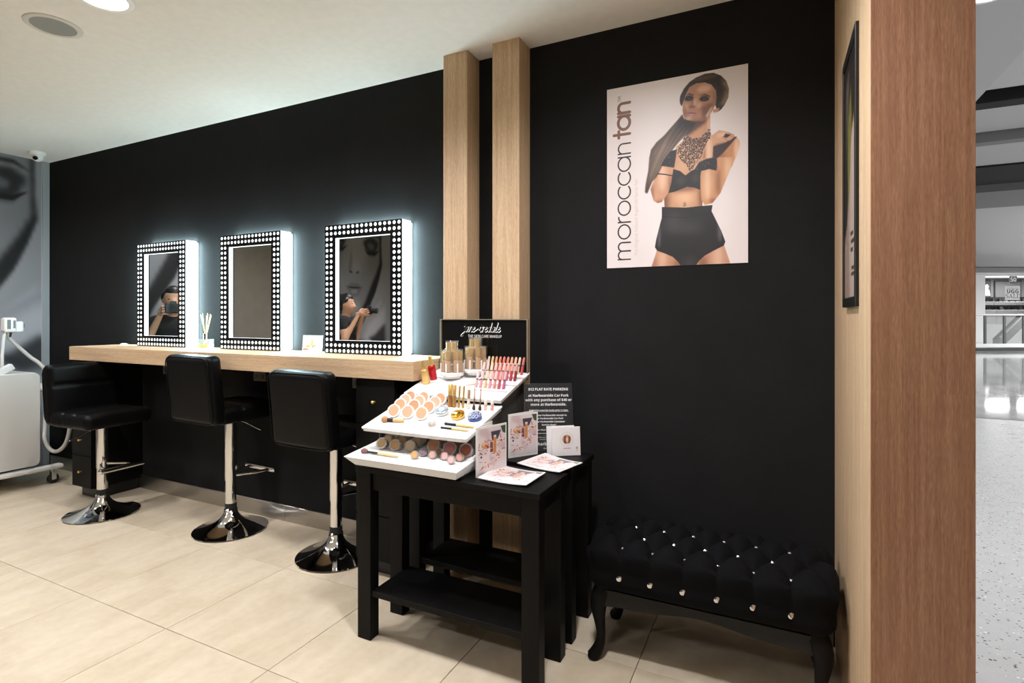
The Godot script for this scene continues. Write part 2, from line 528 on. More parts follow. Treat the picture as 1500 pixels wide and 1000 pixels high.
# ------------------------------------------------------------------ the room
func build_room() -> void:
	var st := B()
	# floor: grout bed and single tiles
	var fl := thing("floor", "cream stone tiles laid in a square grid with thin dark joints", "floor", Vector3.ZERO, 0.0, "", "structure")
	box(st, Vector3(-2.62, -0.06, 2.75), Vector3(6.14, 0.106, 5.7))
	part(fl, "grout_bed", st, M.grout)
	var tm := boxm(Vector3(0.5972, 0.012, 0.5972), 0.0012)
	var x0 := -3.463 - 0.6 * 4 + 0.3
	var k := 0
	for i in 11:
		for j in 10:
			var cx := x0 + 0.6 * i
			var cz := 1.067 - 0.6 * 2 + 0.3 + 0.6 * j
			if cx > 0.5: continue
			var sx := 1.0
			var sz := 1.0
			var left := cx - 0.2986
			var right := cx + 0.2986
			var back := cz - 0.2986
			if left < -5.65: left = -5.65
			if right > 0.395: right = 0.395
			if back < 0.0: back = 0.0
			if right - left < 0.03 or cz + 0.2986 - back < 0.03: continue
			sx = (right - left) / 0.5972
			sz = (cz + 0.2986 - back) / 0.5972
			var t := part(fl, "tile", tm, M.tiles[(i * 7 + j * 5 + (i * j) % 3) % 4])
			t.position = Vector3((left + right) / 2, -0.006, (back + cz + 0.2986) / 2)
			t.scale = Vector3(sx, 1, sz)
			k += 1
	st = B()
	box(st, Vector3(-2.62, CEIL + 0.06, 2.75), Vector3(6.14, 0.12, 5.74))
	solo("ceiling", st, M.ceiling, "plain white plaster ceiling sloping away above the black wall", "ceiling", "", "structure")
	st = B()
	box(st, Vector3(-2.72, CEIL / 2, -0.06), Vector3(6.24, CEIL, 0.12))
	solo("wall_back", st, M.black_wall, "matt black painted wall behind mirrors, counter and poster", "wall", "", "structure")
	# left wall with two photo murals
	var wl := thing("wall_left", "end wall covered with black and white photo murals of faces", "wall", Vector3(-5.65, 0, 0), 0.0, "", "structure")
	st = B()
	box(st, Vector3(-0.06, CEIL / 2, 2.75), Vector3(0.12, CEIL, 5.7))
	part(wl, "plaster", st, M.plain_wall)
	var pan := face_mural(0)
	st = B()
	box(st, Vector3(0.004, CEIL / 2, 0.85), Vector3(0.008, CEIL, 1.66))
	part(wl, "mural_panel", st, M.offwhite)
	st = B()
	picture(st, Vector3(0.0085, CEIL, 1.68), Vector3(0.0085, CEIL, 0.055), Vector3(0.0085, 0.0, 0.055), Vector3(0.0085, 0.0, 1.68))
	part(wl, "mural_print", st, pan, "black and white print of a woman's face and white cloth")
	pan = face_mural(1)
	st = B()
	box(st, Vector3(0.004, CEIL / 2, 4.05), Vector3(0.008, CEIL, 1.5))
	part(wl, "mural_panel", st, M.offwhite)
	st = B()
	picture(st, Vector3(0.0085, CEIL, 4.78), Vector3(0.0085, CEIL, 3.32), Vector3(0.0085, 0.0, 3.32), Vector3(0.0085, 0.0, 4.78))
	part(wl, "mural_print", st, pan, "black and white print of a woman's nose and lips")
	st = B()
	box(st, Vector3(0.012, CEIL / 2, 0.028), Vector3(0.024, CEIL, 0.05), 0.003)
	part(wl, "corner_strip", st, mat(150, 155, 157, 0.5))
	# walls behind the camera
	st = B()
	box(st, Vector3(-2.62, CEIL / 2, 5.62), Vector3(6.14, CEIL, 0.12))
	solo("wall_front", st, M.plain_wall, "plain grey beige wall facing the black wall", "wall", "", "structure")
	# right side: oak panel, oak post, closing wall
	var wr := thing("wall_right", "light oak panel at right angles to the black wall", "wall", Vector3(0.2, 0, 0), 0.0, "", "structure")
	st = B()
	box(st, Vector3(0.1, CEIL / 2, 0.357), Vector3(0.192, CEIL, 0.714), 0.002)
	part(wr, "oak_panel", st, M.wood)
	st = B()
	box(st, Vector3(0.1, CEIL / 2, 3.84), Vector3(0.192, CEIL, 3.48))
	part(wr, "closing_panel", st, M.plain_wall)
	st = B()
	var po := thing("wood_post", "broad oak veneered post at the edge of the shopping mall", "post", Vector3(0.298, 0, 0.822), 0.0, "", "structure")
	box(st, Vector3(0, CEIL / 2, 0), Vector3(0.196, CEIL, 0.198), 0.001)
	part(po, "core", st, M.wood)
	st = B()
	box(st, Vector3(0, CEIL / 2, 0.1005), Vector3(0.196, CEIL, 0.003), 0.001)  # thin front face in darker, redder wood than the core
	part(po, "front_veneer", st, M.wood_red, "reddish brown wood face")
	# pillars
	for p in [[-1.4545, 0.141, "oak veneered pillar on the black wall, nearer the mirrors"], [-1.1695, 0.145, "oak veneered pillar on the black wall, nearer the poster"]]:
		st = B()
		box(st, Vector3(p[0], CEIL / 2, 0.062), Vector3(p[1], CEIL, 0.124), 0.0015)
		solo("wood_pillar", st, M.wood, p[2], "pillar", "oak pillars on the black wall", "structure")
	# metal baseboard in lengths
	var bb := thing("baseboard_back", "brushed steel baseboard along the foot of the black wall", "baseboard", Vector3.ZERO, 0.0, "", "structure")
	for s in [[-5.6, -4.05], [-4.05, -2.78], [-2.78, -1.53], [-1.09, 0.2]]:
		st = B()
		box(st, Vector3((s[0] + s[1]) / 2, 0.05, 0.006), Vector3(s[1] - s[0] - 0.002, 0.1, 0.012), 0.0015)
		part(bb, "steel_strip", st, M.steel)
	# speaker and camera on the ceiling
	var sp := thing("ceiling_speaker", "round grey ceiling speaker grille with white rim", "speaker", Vector3(-2.966, CEIL, 1.146))
	st = B()
	lathe(st, [Vector2(0.085, 0.0), Vector2(0.085, -0.005), Vector2(0.1, -0.007), Vector2(0.108, -0.003), Vector2(0.108, 0.0)], Transform3D(), 36)
	part(sp, "rim", st, mat(205, 202, 194, 0.6))
	st = B()
	lathe(st, [Vector2(0, -0.003), Vector2(0.085, -0.003), Vector2(0.085, 0.0)], Transform3D(), 30)
	part(sp, "grille", st, triplanar(printed(toned(64, 64, [[noise_img(64, 64, 0.45, 61, 1), 1.6]], Color8(118, 118, 116), Color8(168, 168, 164)), 0.7), Vector3(14, 14, 14)))
	var cc := thing("security_camera", "small white dome security camera under the ceiling corner", "camera", Vector3(-5.36, CEIL, 0.2))
	st = B()
	lathe(st, [Vector2(0.0, -0.03), Vector2(0.05, -0.03), Vector2(0.055, -0.015), Vector2(0.055, 0.0)], Transform3D(), 20)
	part(cc, "mount", st, M.white)
	st = B()
	var pr := []
	for i in 9: pr.append(Vector2(sin(PI / 2 * i / 8.0) * 0.042, -0.075 + (1.0 - cos(PI / 2 * i / 8.0)) * 0.042))
	pr.append(Vector2(0.042, -0.028))
	lathe(st, pr, Transform3D(), 20)
	part(cc, "dome", st, M.white)
	st = B()
	cyl(st, Vector3(0.022, -0.052, 0.02), Vector3(0.036, -0.058, 0.033), 0.016, 14)
	part(cc, "lens", st, M.black_gloss)
	build_poster()
	build_framed_picture()

# big soft grey face prints, painted in metres (z from the panel's right edge, y up)
func face_mural(which: int) -> StandardMaterial3D:
	var wide := 1.625 if which == 0 else 1.46
	var ppm := 220.0
	var img := Image.create(int(wide * ppm), int(CEIL * ppm), false, Image.FORMAT_RGBA8)
	img.fill(Color(0.537, 0.537, 0.549))
	var z1 := 1.68 if which == 0 else 4.78
	var sx := 1.0 if which == 0 else -1.0
	# coordinates given as (offset from the face's middle, height)
	var mid := 0.72 if which == 0 else 3.92
	var P := func(a: Array) -> Array:
		var r := []
		for i in range(0, a.size(), 2): r.append(Vector2((z1 - (mid + sx * a[i])) * ppm, (CEIL - a[i + 1]) * ppm))
		return r
	# folds of white cloth
	soft(img, [P.call([-0.7, 1.5, -0.3, 1.2, 0.1, 0.5, -0.2, 0.4, -0.7, 1.1])], Color(0.683, 0.683, 0.708, 0.9), 16.0)
	soft(img, [P.call([-0.62, 1.6, -0.35, 1.32, -0.3, 1.28, -0.62, 1.5])], Color(0.61, 0.61, 0.634, 0.8), 8.0)
	soft(img, [P.call([0.5, 1.6, 0.9, 1.6, 0.9, 0.6, 0.3, 0.7])], Color(0.671, 0.671, 0.683, 0.9), 18.0)
	soft(img, [P.call([-0.7, 1.2, -0.45, 1.02, -0.3, 0.98, -0.5, 0.85, -0.7, 0.9])], Color(0.16, 0.16, 0.17, 0.9), 10.0)
	soft(img, [P.call([-0.2, 0.95, 0.2, 1.0, 0.1, 0.2, -0.4, 0.0, -0.5, 0.5])], Color(0.268, 0.268, 0.281, 0.8), 20.0)
	# dark hair round the face, then the face
	soft(img, [P.call([-0.6, 2.7, -0.61, 2.3, -0.63, 2.12, -0.56, 1.9, -0.47, 1.68, -0.36, 1.5, -0.2, 1.22, 0.0, 1.02, 0.15, 1.06, 0.33, 1.42, 0.52, 1.7, 0.64, 1.98, 0.74, 2.3, 0.78, 2.7])], Color(0.045, 0.045, 0.05), 5.0)
	soft(img, [P.call([-0.56, 2.7, -0.575, 2.4, -0.58, 2.15, -0.5, 1.98, -0.38, 1.78, -0.24, 1.52, -0.1, 1.33, 0.02, 1.28, 0.14, 1.34, 0.3, 1.62, 0.44, 1.88, 0.54, 2.1, 0.6, 2.4, 0.62, 2.7])], Color(0.439, 0.439, 0.445), 9.0)
	soft(img, [P.call([-0.48, 2.25, -0.3, 2.25, -0.1, 1.95, 0.1, 1.98, 0.2, 2.3, 0.0, 2.7, -0.4, 2.7])], Color(0.573, 0.573, 0.58, 0.75), 26.0)
	soft(img, [P.call([-0.14, 1.55, 0.14, 1.55, 0.1, 1.4, -0.08, 1.38])], Color(0.61, 0.61, 0.61, 0.7), 16.0)
	# eyes
	for e in [-0.37, 0.34]:
		soft(img, [P.call([e - 0.17, 2.44, e - 0.06, 2.52, e + 0.08, 2.5, e + 0.18, 2.42, e + 0.06, 2.24, e - 0.08, 2.24])], Color(0.06, 0.06, 0.065, 0.85), 9.0)
		soft(img, [P.call([e - 0.08, 2.4, e + 0.02, 2.44, e + 0.1, 2.4, e + 0.04, 2.32, e - 0.06, 2.33])], Color(0.366, 0.366, 0.378, 0.9), 6.0)
		soft(img, [P.call([e - 0.2, 2.34, e - 0.08, 2.28, e + 0.08, 2.28, e + 0.16, 2.33, e + 0.08, 2.25, e - 0.1, 2.25])], Color(0.02, 0.02, 0.02), 3.0)
		soft(img, [P.call([e - 0.22, 2.5, e - 0.1, 2.58, e + 0.1, 2.58, e + 0.22, 2.52, e + 0.1, 2.55, e - 0.1, 2.55])], Color(0.06, 0.06, 0.06, 0.9), 4.0)
	# nose and lips
	soft(img, [P.call([0.05, 2.3, 0.1, 2.1, 0.12, 1.98, 0.07, 1.97, 0.05, 2.1])], Color(0.268, 0.268, 0.268, 0.6), 8.0)
	soft(img, [P.call([-0.1, 1.98, -0.03, 1.95, -0.08, 1.94]), P.call([0.03, 1.95, 0.1, 1.98, 0.09, 1.94])], Color(0.03, 0.03, 0.03, 0.9), 4.0)
	soft(img, [P.call([-0.17, 1.73, -0.06, 1.8, 0.0, 1.785, 0.06, 1.8, 0.17, 1.73, 0.08, 1.62, 0.0, 1.6, -0.08, 1.62])], Color(0.354, 0.354, 0.36), 5.0)
	soft(img, [P.call([-0.08, 1.69, 0.08, 1.69, 0.05, 1.64, -0.05, 1.64])], Color(0.537, 0.537, 0.537, 0.8), 6.0)
	soft(img, [P.call([-0.17, 1.735, -0.05, 1.73, 0.05, 1.73, 0.17, 1.735, 0.05, 1.715, -0.05, 1.715])], Color(0.05, 0.05, 0.05), 2.5)
	return printed(img, 0.8)

# geometric letters as pen strokes: x from the left, y up, in x-heights
func arc_pts(cx: float, cy: float, r: float, a0: float, a1: float, n := 16) -> Array:
	var p := []
	for i in n + 1:
		var a := deg_to_rad(lerpf(a0, a1, float(i) / n))
		p.append(Vector2(cx + cos(a) * r, cy + sin(a) * r))
	return p

func pen_letter(ch: String) -> Array:      # [advance, strokes]
	match ch:
		"m": return [1.48, [[Vector2(0, 0), Vector2(0, 1)], [Vector2(0, 0.62)] + arc_pts(0.3, 0.68, 0.3, 170, 0) + [Vector2(0.6, 0)], [Vector2(0.6, 0.62)] + arc_pts(0.9, 0.68, 0.3, 170, 0) + [Vector2(1.2, 0)]]]
		"n": return [0.98, [[Vector2(0, 0), Vector2(0, 1)], [Vector2(0, 0.58)] + arc_pts(0.36, 0.62, 0.36, 170, 0) + [Vector2(0.72, 0)]]]
		"o": return [1.16, [arc_pts(0.48, 0.5, 0.5, 0, 360, 28)]]
		"c": return [0.98, [arc_pts(0.48, 0.5, 0.5, 45, 315, 22)]]
		"r": return [0.52, [[Vector2(0, 0), Vector2(0, 1)], [Vector2(0, 0.6)] + arc_pts(0.34, 0.62, 0.34, 170, 85, 8)]]
		"a": return [1.22, [arc_pts(0.48, 0.5, 0.5, 0, 360, 28), [Vector2(0.98, 0), Vector2(0.98, 1)]]]
		"t": return [0.62, [[Vector2(0.24, 0), Vector2(0.24, 1.38)], [Vector2(0, 0.95), Vector2(0.5, 0.95)]]]
	return [0.5, []]

func build_poster() -> void:
	var S := 1.5
	var img := Image.create(900, 1236, false, Image.FORMAT_RGBA8)
	img.fill(Color8(226, 216, 213))
	soft(img, [ring_pts(Vector2(340 * S, 430 * S), 210 * S, 420 * S)], Color8(236, 228, 226, 180), 90.0)
	var skin := Color8(206, 152, 112)
	var Q := {
		"legL": [229,750, 204,826, 340,827, 336,812, 304,786, 262,764],
		"legR": [390,826, 531,823, 504,738, 462,758, 424,780],
		"torso": [344,166, 452,189, 452,259, 482,384, 465,427, 412,421, 412,515, 273,501, 287,388, 312,305, 353,272],
		"belly": [305,349, 416,364, 420,460, 420,523, 420,576, 261,567, 259,527, 292,446],
		"neckshade": [339,185, 412,208, 447,193, 430,218, 376,252, 344,271],
		"armL": [236,376, 303,384, 295,431, 287,480, 273,508, 249,541, 231,544, 214,533, 199,481, 209,452, 229,414],
		"armR": [475,371, 550,381, 533,425, 511,480, 493,525, 461,565, 429,570, 416,547, 411,483, 416,426, 466,412, 484,424],
		"upperR": [555,297, 568,317, 566,340, 555,375, 538,418, 526,434, 465,427, 478,374, 500,354, 526,325],
		"forearmR": [421,371, 430,330, 439,294, 456,278, 487,259, 517,269, 547,287, 549,296, 526,316, 495,321, 465,326, 465,372],
		"handgap": [504,290, 513,277, 534,285, 517,296],
		"armshade": [465,326, 500,321, 530,307, 508,337, 467,363],
		"hair": [326,106, 328,87, 344,57, 367,33, 394,19, 430,10, 465,12, 495,30, 515,56, 526,91, 523,127, 508,157, 495,173, 482,180, 472,150, 476,119, 474,90, 456,61, 430,47, 394,45, 367,56, 353,82, 335,132, 328,121],
		"hairlight": [500,53, 515,61, 525,95, 521,127, 506,156, 489,153, 500,123, 506,92],
		"face": [353,82, 367,56, 394,44, 430,48, 456,62, 474,90, 476,119, 472,150, 461,172, 443,197, 421,210, 385,204, 353,194, 342,176, 338,151, 339,128, 346,100],
		"ear": [463,167, 491,165, 482,182, 463,181],
		"pony": [337,168, 316,191, 287,220, 259,249, 226,274, 202,304, 195,338, 190,396, 178,457, 175,491, 185,497, 207,446, 226,428, 250,383, 287,326, 321,287, 344,266, 376,243, 394,212, 367,201, 344,190],
		"ponylight": [273,251, 240,276, 209,305, 202,339, 195,396, 182,458, 202,435, 226,400, 254,355, 283,311, 287,273],
		"cuffL": [287,321, 314,317, 309,352, 302,395, 283,390, 245,380, 259,356],
		"cuffR": [407,384, 434,375, 474,371, 479,386, 477,429, 447,418, 407,425, 385,418],
		"bra": [299,401, 327,413, 350,435, 374,418, 402,408, 416,412, 411,449, 411,503, 383,490, 355,485, 327,494, 303,501, 278,504, 290,461],
		"brief": [249,563, 350,574, 461,573, 457,599, 475,639, 497,688, 512,732, 506,748, 466,767, 429,787, 406,808, 395,824, 329,824, 320,809, 297,786, 263,769, 229,755, 219,739, 224,709, 236,660, 249,611],
		"briefshine": [253,621, 327,632, 402,633, 429,654, 365,669, 258,661],
		"neckl": [346,262, 362,269, 387,282, 412,276, 434,261, 452,242, 454,282, 434,312, 421,348, 407,374, 385,400, 367,420, 358,392, 335,370, 316,339, 321,306, 339,290],
		"eyeL": [346,103, 355,91, 371,91, 384,102, 380,113, 365,114, 351,111],
		"eyeR": [407,113, 416,104, 434,105, 447,116, 445,125, 430,127, 414,123],
		"browL": [353,85, 367,81, 385,91, 383,95, 367,86],
		"browR": [407,98, 430,95, 450,107, 452,114, 430,101],
		"nose": [362,143, 371,133, 389,139, 394,146, 376,148],
		"lips": [349,165, 362,159, 374,163, 394,168, 398,174, 385,180, 362,179],
		"lipline": [351,166, 374,167, 398,174, 374,170],
		"cheek": [412,149, 456,134, 465,149, 443,192, 421,205],
		"cheeklit": [430,190, 456,152, 458,162, 439,198],
		"forelit": [385,55, 430,56, 452,82, 421,95, 389,80]}
	for key in Q:
		var r := pairs(Q[key])
		for i in r.size(): r[i] *= S
		Q[key] = r
	var E := func(x: float, y: float, rx: float, ry: float) -> Array: return ring_pts(Vector2(x, y) * S, rx * S, ry * S)
	# legs
	soft(img, [Q.legL, Q.legR], Color8(190, 140, 112), 4.0)
	soft(img, [E.call(250, 790, 16, 50), E.call(480, 790, 20, 50)], Color8(222, 180, 154, 220), 30.0, [Q.legL, Q.legR])
	soft(img, [E.call(320, 815, 20, 30), E.call(420, 810, 18, 24), E.call(212, 815, 6, 40)], Color8(140, 92, 70, 220), 24.0, [Q.legL, Q.legR])
	# trunk
	var trunk := [Q.torso, Q.belly]
	soft(img, trunk, Color8(202, 150, 112), 2.0)
	soft(img, [E.call(345, 520, 40, 40), E.call(340, 330, 16, 44), E.call(330, 395, 14, 30), E.call(385, 395, 14, 26)], Color8(232, 186, 148, 230), 40.0, trunk)
	soft(img, [E.call(264, 540, 12, 60), E.call(420, 530, 14, 70), E.call(345, 492, 60, 8)], Color8(112, 70, 48, 230), 22.0, trunk)
	soft(img, [E.call(345, 560, 5, 12)], Color8(130, 84, 60, 180), 8.0, trunk)
	soft(img, [Q.neckshade, E.call(385, 215, 40, 18)], Color8(74, 44, 32, 235), 18.0, trunk)
	soft(img, [E.call(445, 235, 8, 40)], Color8(226, 180, 148, 220), 12.0, trunk)
	# arms
	soft(img, [Q.upperR], Color8(196, 136, 94), 3.0)
	soft(img, [E.call(556, 350, 12, 60)], Color8(238, 196, 162, 230), 16.0, [Q.upperR])
	soft(img, [E.call(490, 390, 18, 50)], Color8(150, 94, 62, 220), 20.0, [Q.upperR])
	soft(img, [Q.armR], Color8(204, 148, 106), 3.0)
	soft(img, [E.call(438, 480, 14, 70), E.call(520, 420, 10, 50)], Color8(238, 198, 162, 230), 22.0, [Q.armR])
	soft(img, [E.call(482, 480, 9, 60), E.call(470, 555, 24, 12)], Color8(150, 96, 64, 230), 16.0, [Q.armR])
	soft(img, [Q.armL], Color8(206, 154, 120), 3.0)
	soft(img, [E.call(250, 430, 16, 60)], Color8(236, 194, 164, 230), 20.0, [Q.armL])
	soft(img, [E.call(288, 470, 10, 50), E.call(205, 500, 8, 40), E.call(240, 540, 22, 10)], Color8(146, 96, 70, 220), 18.0, [Q.armL])
	soft(img, [Q.forearmR], Color8(212, 162, 126), 2.0)
	soft(img, [E.call(445, 330, 10, 50), E.call(500, 280, 26, 9)], Color8(238, 200, 170, 230), 14.0, [Q.forearmR])
	soft(img, [E.call(500, 318, 34, 5), E.call(424, 350, 5, 30)], Color8(140, 90, 66, 220), 10.0, [Q.forearmR])
	for f in [[520, 272, 546, 288], [512, 276, 542, 296], [500, 290, 526, 312]]:
		stroke(img, [Vector2(f[0], f[1]) * S, Vector2(f[2], f[3]) * S], 1.6 * S, Color8(150, 98, 76))
	soft(img, [Q.handgap, Q.armshade, [Vector2(549, 296) * S, Vector2(557, 297) * S, Vector2(530, 328) * S, Vector2(502, 358) * S, Vector2(478, 378) * S, Vector2(462, 374) * S, Vector2(464, 324) * S, Vector2(495, 319) * S, Vector2(526, 313) * S]], Color8(50, 28, 22), 4.0)
	# hair falling over the shoulder: dark at the root, ash brown towards the ends
	soft(img, [Q.pony], Color8(62, 48, 40), 5.0)
	soft(img, [Q.ponylight], Color8(140, 118, 102, 235), 40.0, [Q.pony])
	soft(img, [E.call(350, 215, 40, 34)], Color8(26, 18, 16, 240), 26.0, [Q.pony])
	var strands := Image.create(900, 1236, false, Image.FORMAT_RGBA8)
	strands.fill(Color(0.46, 0.38, 0.32, 0.0))
	for i in 90:
		var f := rng.randf()
		var a := Vector2(lerpf(318, 384, f), lerpf(192, 232, f)) * S
		var b := Vector2(lerpf(205, 318, f), lerpf(300, 300, f)) * S
		var c := Vector2(lerpf(176, 236, f), lerpf(496, 420, f) + rng.randf_range(-30, 14)) * S
		var g := rng.randf_range(-0.16, 0.2)
		var pts := []
		for q in 11: pts.append(a.lerp(b, q / 10.0).lerp(b.lerp(c, q / 10.0), q / 10.0))
		var back := []
		for q in 11: back.append(pts[10 - q] + Vector2(2.4, 2.0) * sin(PI * q / 10.0))
		poly(strands, pts + back, Color(0.46 + g, 0.38 + g, 0.32 + g, 0.5))
	var pony_mask := Image.create(900, 1236, false, Image.FORMAT_RGBA8)
	poly(pony_mask, Q.pony, Color.WHITE)
	img.blend_rect_mask(strands, pony_mask, Rect2i(0, 0, 900, 1236), Vector2i.ZERO)
	soft(img, [Q.hair], Color8(44, 33, 27), 3.0)
	soft(img, [E.call(430, 26, 50, 9), E.call(500, 60, 10, 30)], Color8(92, 72, 56, 200), 12.0, [Q.hair])
	soft(img, [Q.hairlight], Color8(156, 132, 94, 235), 14.0, [Q.hair])
	var locks := []
	for i in 16:
		var f := i / 15.0
		locks.append([Vector2(lerpf(440, 510, f), lerpf(16, 50, f)) * S, Vector2(lerpf(486, 522, f), lerpf(70, 100, f)) * S, Vector2(lerpf(474, 500, f), 168) * S, Vector2(lerpf(484, 520, f), lerpf(70, 100, f)) * S])
	soft(img, locks, Color8(24, 17, 14, 130), 2.0, [Q.hair])
	# face
	soft(img, [Q.ear], Color8(190, 140, 110), 3.0)
	soft(img, [Q.face], Color8(178, 128, 98), 3.0)
	soft(img, [E.call(425, 72, 30, 16), E.call(388, 125, 7, 18), E.call(362, 190, 12, 8)], Color8(220, 176, 146, 235), 16.0, [Q.face])
	soft(img, [E.call(352, 140, 8, 18), E.call(405, 140, 12, 14)], Color8(206, 160, 130, 220), 12.0, [Q.face])
	soft(img, [Q.cheek, E.call(345, 160, 5, 20), E.call(470, 120, 6, 34), E.call(400, 205, 40, 6)], Color8(116, 74, 54, 230), 16.0, [Q.face])
	soft(img, [Q.cheeklit], Color8(226, 196, 176, 220), 8.0, [Q.face])
	soft(img, [Q.eyeL, Q.eyeR], Color8(18, 13, 12, 250), 6.0)
	soft(img, [E.call(366, 105, 5, 2), E.call(428, 116, 6, 2)], Color8(120, 100, 90, 200), 2.0)
	soft(img, [Q.browL, Q.browR], Color8(52, 36, 30, 230), 3.0)
	soft(img, [Q.nose, E.call(378, 120, 3, 16)], Color8(120, 76, 60, 200), 6.0)
	soft(img, [Q.lips], Color8(168, 112, 104), 3.0)
	soft(img, [E.call(374, 175, 12, 3)], Color8(206, 156, 148, 220), 4.0)
	soft(img, [Q.lipline], Color8(78, 42, 38), 2.0)
	# clothes
	soft(img, [Q.bra], Color8(30, 26, 26), 2.0)
	soft(img, [E.call(330, 455, 20, 20), E.call(390, 450, 16, 20)], Color8(60, 54, 54, 200), 16.0, [Q.bra])
	soft(img, [Q.cuffL, Q.cuffR], Color8(28, 24, 26), 3.0)
	stroke(img, [Vector2(231, 414) * S, Vector2(262, 420) * S, Vector2(296, 430) * S], 5.0 * S, Color8(40, 32, 32))
	soft(img, [Q.brief], Color8(36, 34, 35), 2.0)
	soft(img, [Q.briefshine, E.call(300, 600, 40, 14), E.call(365, 800, 24, 16)], Color8(82, 79, 81, 200), 50.0, [Q.brief])
	soft(img, [E.call(488, 680, 7, 50), E.call(236, 690, 6, 50)], Color8(120, 118, 124, 190), 14.0, [Q.brief])
	stroke(img, [Vector2(249, 606) * S, Vector2(350, 618) * S, Vector2(458, 604) * S], 1.6 * S, Color8(22, 20, 21))
	# beads of the necklace and sequins of the cuffs
	var neck := PackedVector2Array(Q.neckl)
	for y in range(240, 422, 6):
		for x in range(312, 460, 6):
			var p := Vector2(x + (3 if (y / 6) % 2 == 1 else 0) + rng.randf_range(-1, 1), y + rng.randf_range(-1, 1)) * S
			var hole := absf(fmod(x + y, 34.0) - 17.0) < 5.0 and absf(fmod(x - y + 340.0, 34.0) - 17.0) < 9.0
			if y > 300 and hole: continue
			if Geometry2D.is_point_in_polygon(p, neck):
				poly(img, ring_pts(p, 3.0 * S, 3.0 * S, 8), Color8(30, 24, 24) if rng.randf() < 0.86 else Color8(130, 118, 112))
	for q in [Q.cuffL, Q.cuffR]:
		var cp := PackedVector2Array(q)
		for i in 400:
			var p := Vector2(rng.randf_range(240, 482), rng.randf_range(315, 432)) * S
			if Geometry2D.is_point_in_polygon(p, cp): poly(img, ring_pts(p, 1.0 * S, 1.0 * S, 6), Color8(92, 88, 92) if rng.randf() < 0.8 else Color8(205, 205, 210))
	# lettering running upwards
	var y := 791.0
	for ch in "moroccan":
		var g := pen_letter(ch)
		for s in g[1]:
			var pts := []
			for v in s: pts.append(Vector2(113.0 - 4.0 - v.y * 56.0, y - 4.0 - v.x * 64.0) * S)
			stroke(img, pts, 6.5 * S, Color8(48, 44, 46))
		y -= g[0] * 64.2
	y = 238.0
	for ch in "tan":
		var g := pen_letter(ch)
		for s in g[1]:
			var pts := []
			for v in s: pts.append(Vector2(113.0 - 7.0 - v.y * 53.0, y - 7.0 - v.x * 61.0) * S)
			stroke(img, pts, 13.0 * S, Color8(122, 86, 66))
		y -= g[0] * 61.0
	for s in [[[52, 61], [66, 61]], [[52, 66], [52, 56]], [[66, 53], [52, 52], [61, 47], [52, 42], [66, 41]]]:
		var pts := []
		for v in s: pts.append(Vector2(v[0], v[1]) * S)
		stroke(img, pts, 2.0 * S, Color8(110, 100, 98))
	var o := thing("wall_poster", "large unframed tanning poster of a woman on the black wall", "poster", Vector3(-0.4055, 1.923, 0.0))
	var st := B()
	box(st, Vector3(0, 0, 0.0015), Vector3(0.599, 0.825, 0.003))
	part(o, "sheet", st, M.paper)
	st = B()
	picture(st, Vector3(-0.2995, 0.4125, 0.0033), Vector3(0.2995, 0.4125, 0.0033), Vector3(0.2995, -0.4125, 0.0033), Vector3(-0.2995, -0.4125, 0.0033))
	part(o, "poster_print", st, printed(img, 0.45))
	var small := lettering(o, "small_print", "The Original Infused Argan Oil Spray Tan", 0.019, Vector3(-0.2995 + 0.135, -0.188, 0.0035), mat(204, 192, 190, 0.6))
	small.rotation.z = PI / 2

func build_framed_picture() -> void:
	var o := thing("framed_picture", "black framed picture hanging on the oak side panel", "picture", Vector3(0.2042, 1.7, 0.57))
	o.rotation = Vector3(0, -PI / 2, 0)
	# local x runs towards the black wall... the picture faces the shop (local +z is world -x)
	var w := 0.32
	var h := 0.77
	var st := B()
	for s in [-1, 1]:
		box(st, Vector3(s * (w / 2 - 0.014), 0, 0.007), Vector3(0.024, h, 0.013), 0.002)
		box(st, Vector3(0, s * (h / 2 - 0.014), 0.007), Vector3(w - 0.04, 0.028, 0.013), 0.002)
	part(o, "frame", st, M.black)
	st = B()
	box(st, Vector3(0, 0, 0.0045), Vector3(w - 0.03, h - 0.03, 0.008))
	part(o, "backing", st, M.ink)
	var img := Image.create(256, 480, false, Image.FORMAT_RGBA8)
	img.fill(Color8(150, 128, 112))
	soft(img, [pairs([0, 0, 256, 0, 256, 120, 150, 160, 90, 260, 60, 330, 0, 360])], Color8(40, 34, 30), 12.0)
	soft(img, [pairs([80, 120, 150, 60, 170, 130, 120, 260, 90, 300, 70, 220])], Color8(118, 112, 54), 12.0)
	soft(img, [pairs([30, 40, 120, 20, 90, 110, 40, 200])], Color8(92, 84, 76), 14.0)
	soft(img, [pairs([150, 170, 256, 130, 256, 480, 120, 480, 110, 330])], Color8(178, 158, 146), 20.0)
	for r in [[140, 352, 60, 8], [150, 368, 70, 8], [146, 384, 50, 8], [160, 420, 56, 7], [156, 432, 66, 7]]:
		img.fill_rect(Rect2i(r[0], r[1], r[2], r[3]), Color8(70, 62, 58))
	st = B()
	picture(st, Vector3(-w / 2 + 0.028, h / 2 - 0.028, 0.0089), Vector3(w / 2 - 0.028, h / 2 - 0.028, 0.0089), Vector3(w / 2 - 0.028, -h / 2 + 0.028, 0.0089), Vector3(-w / 2 + 0.028, -h / 2 + 0.028, 0.0089))
	part(o, "picture_print", st, printed(img, 0.3))

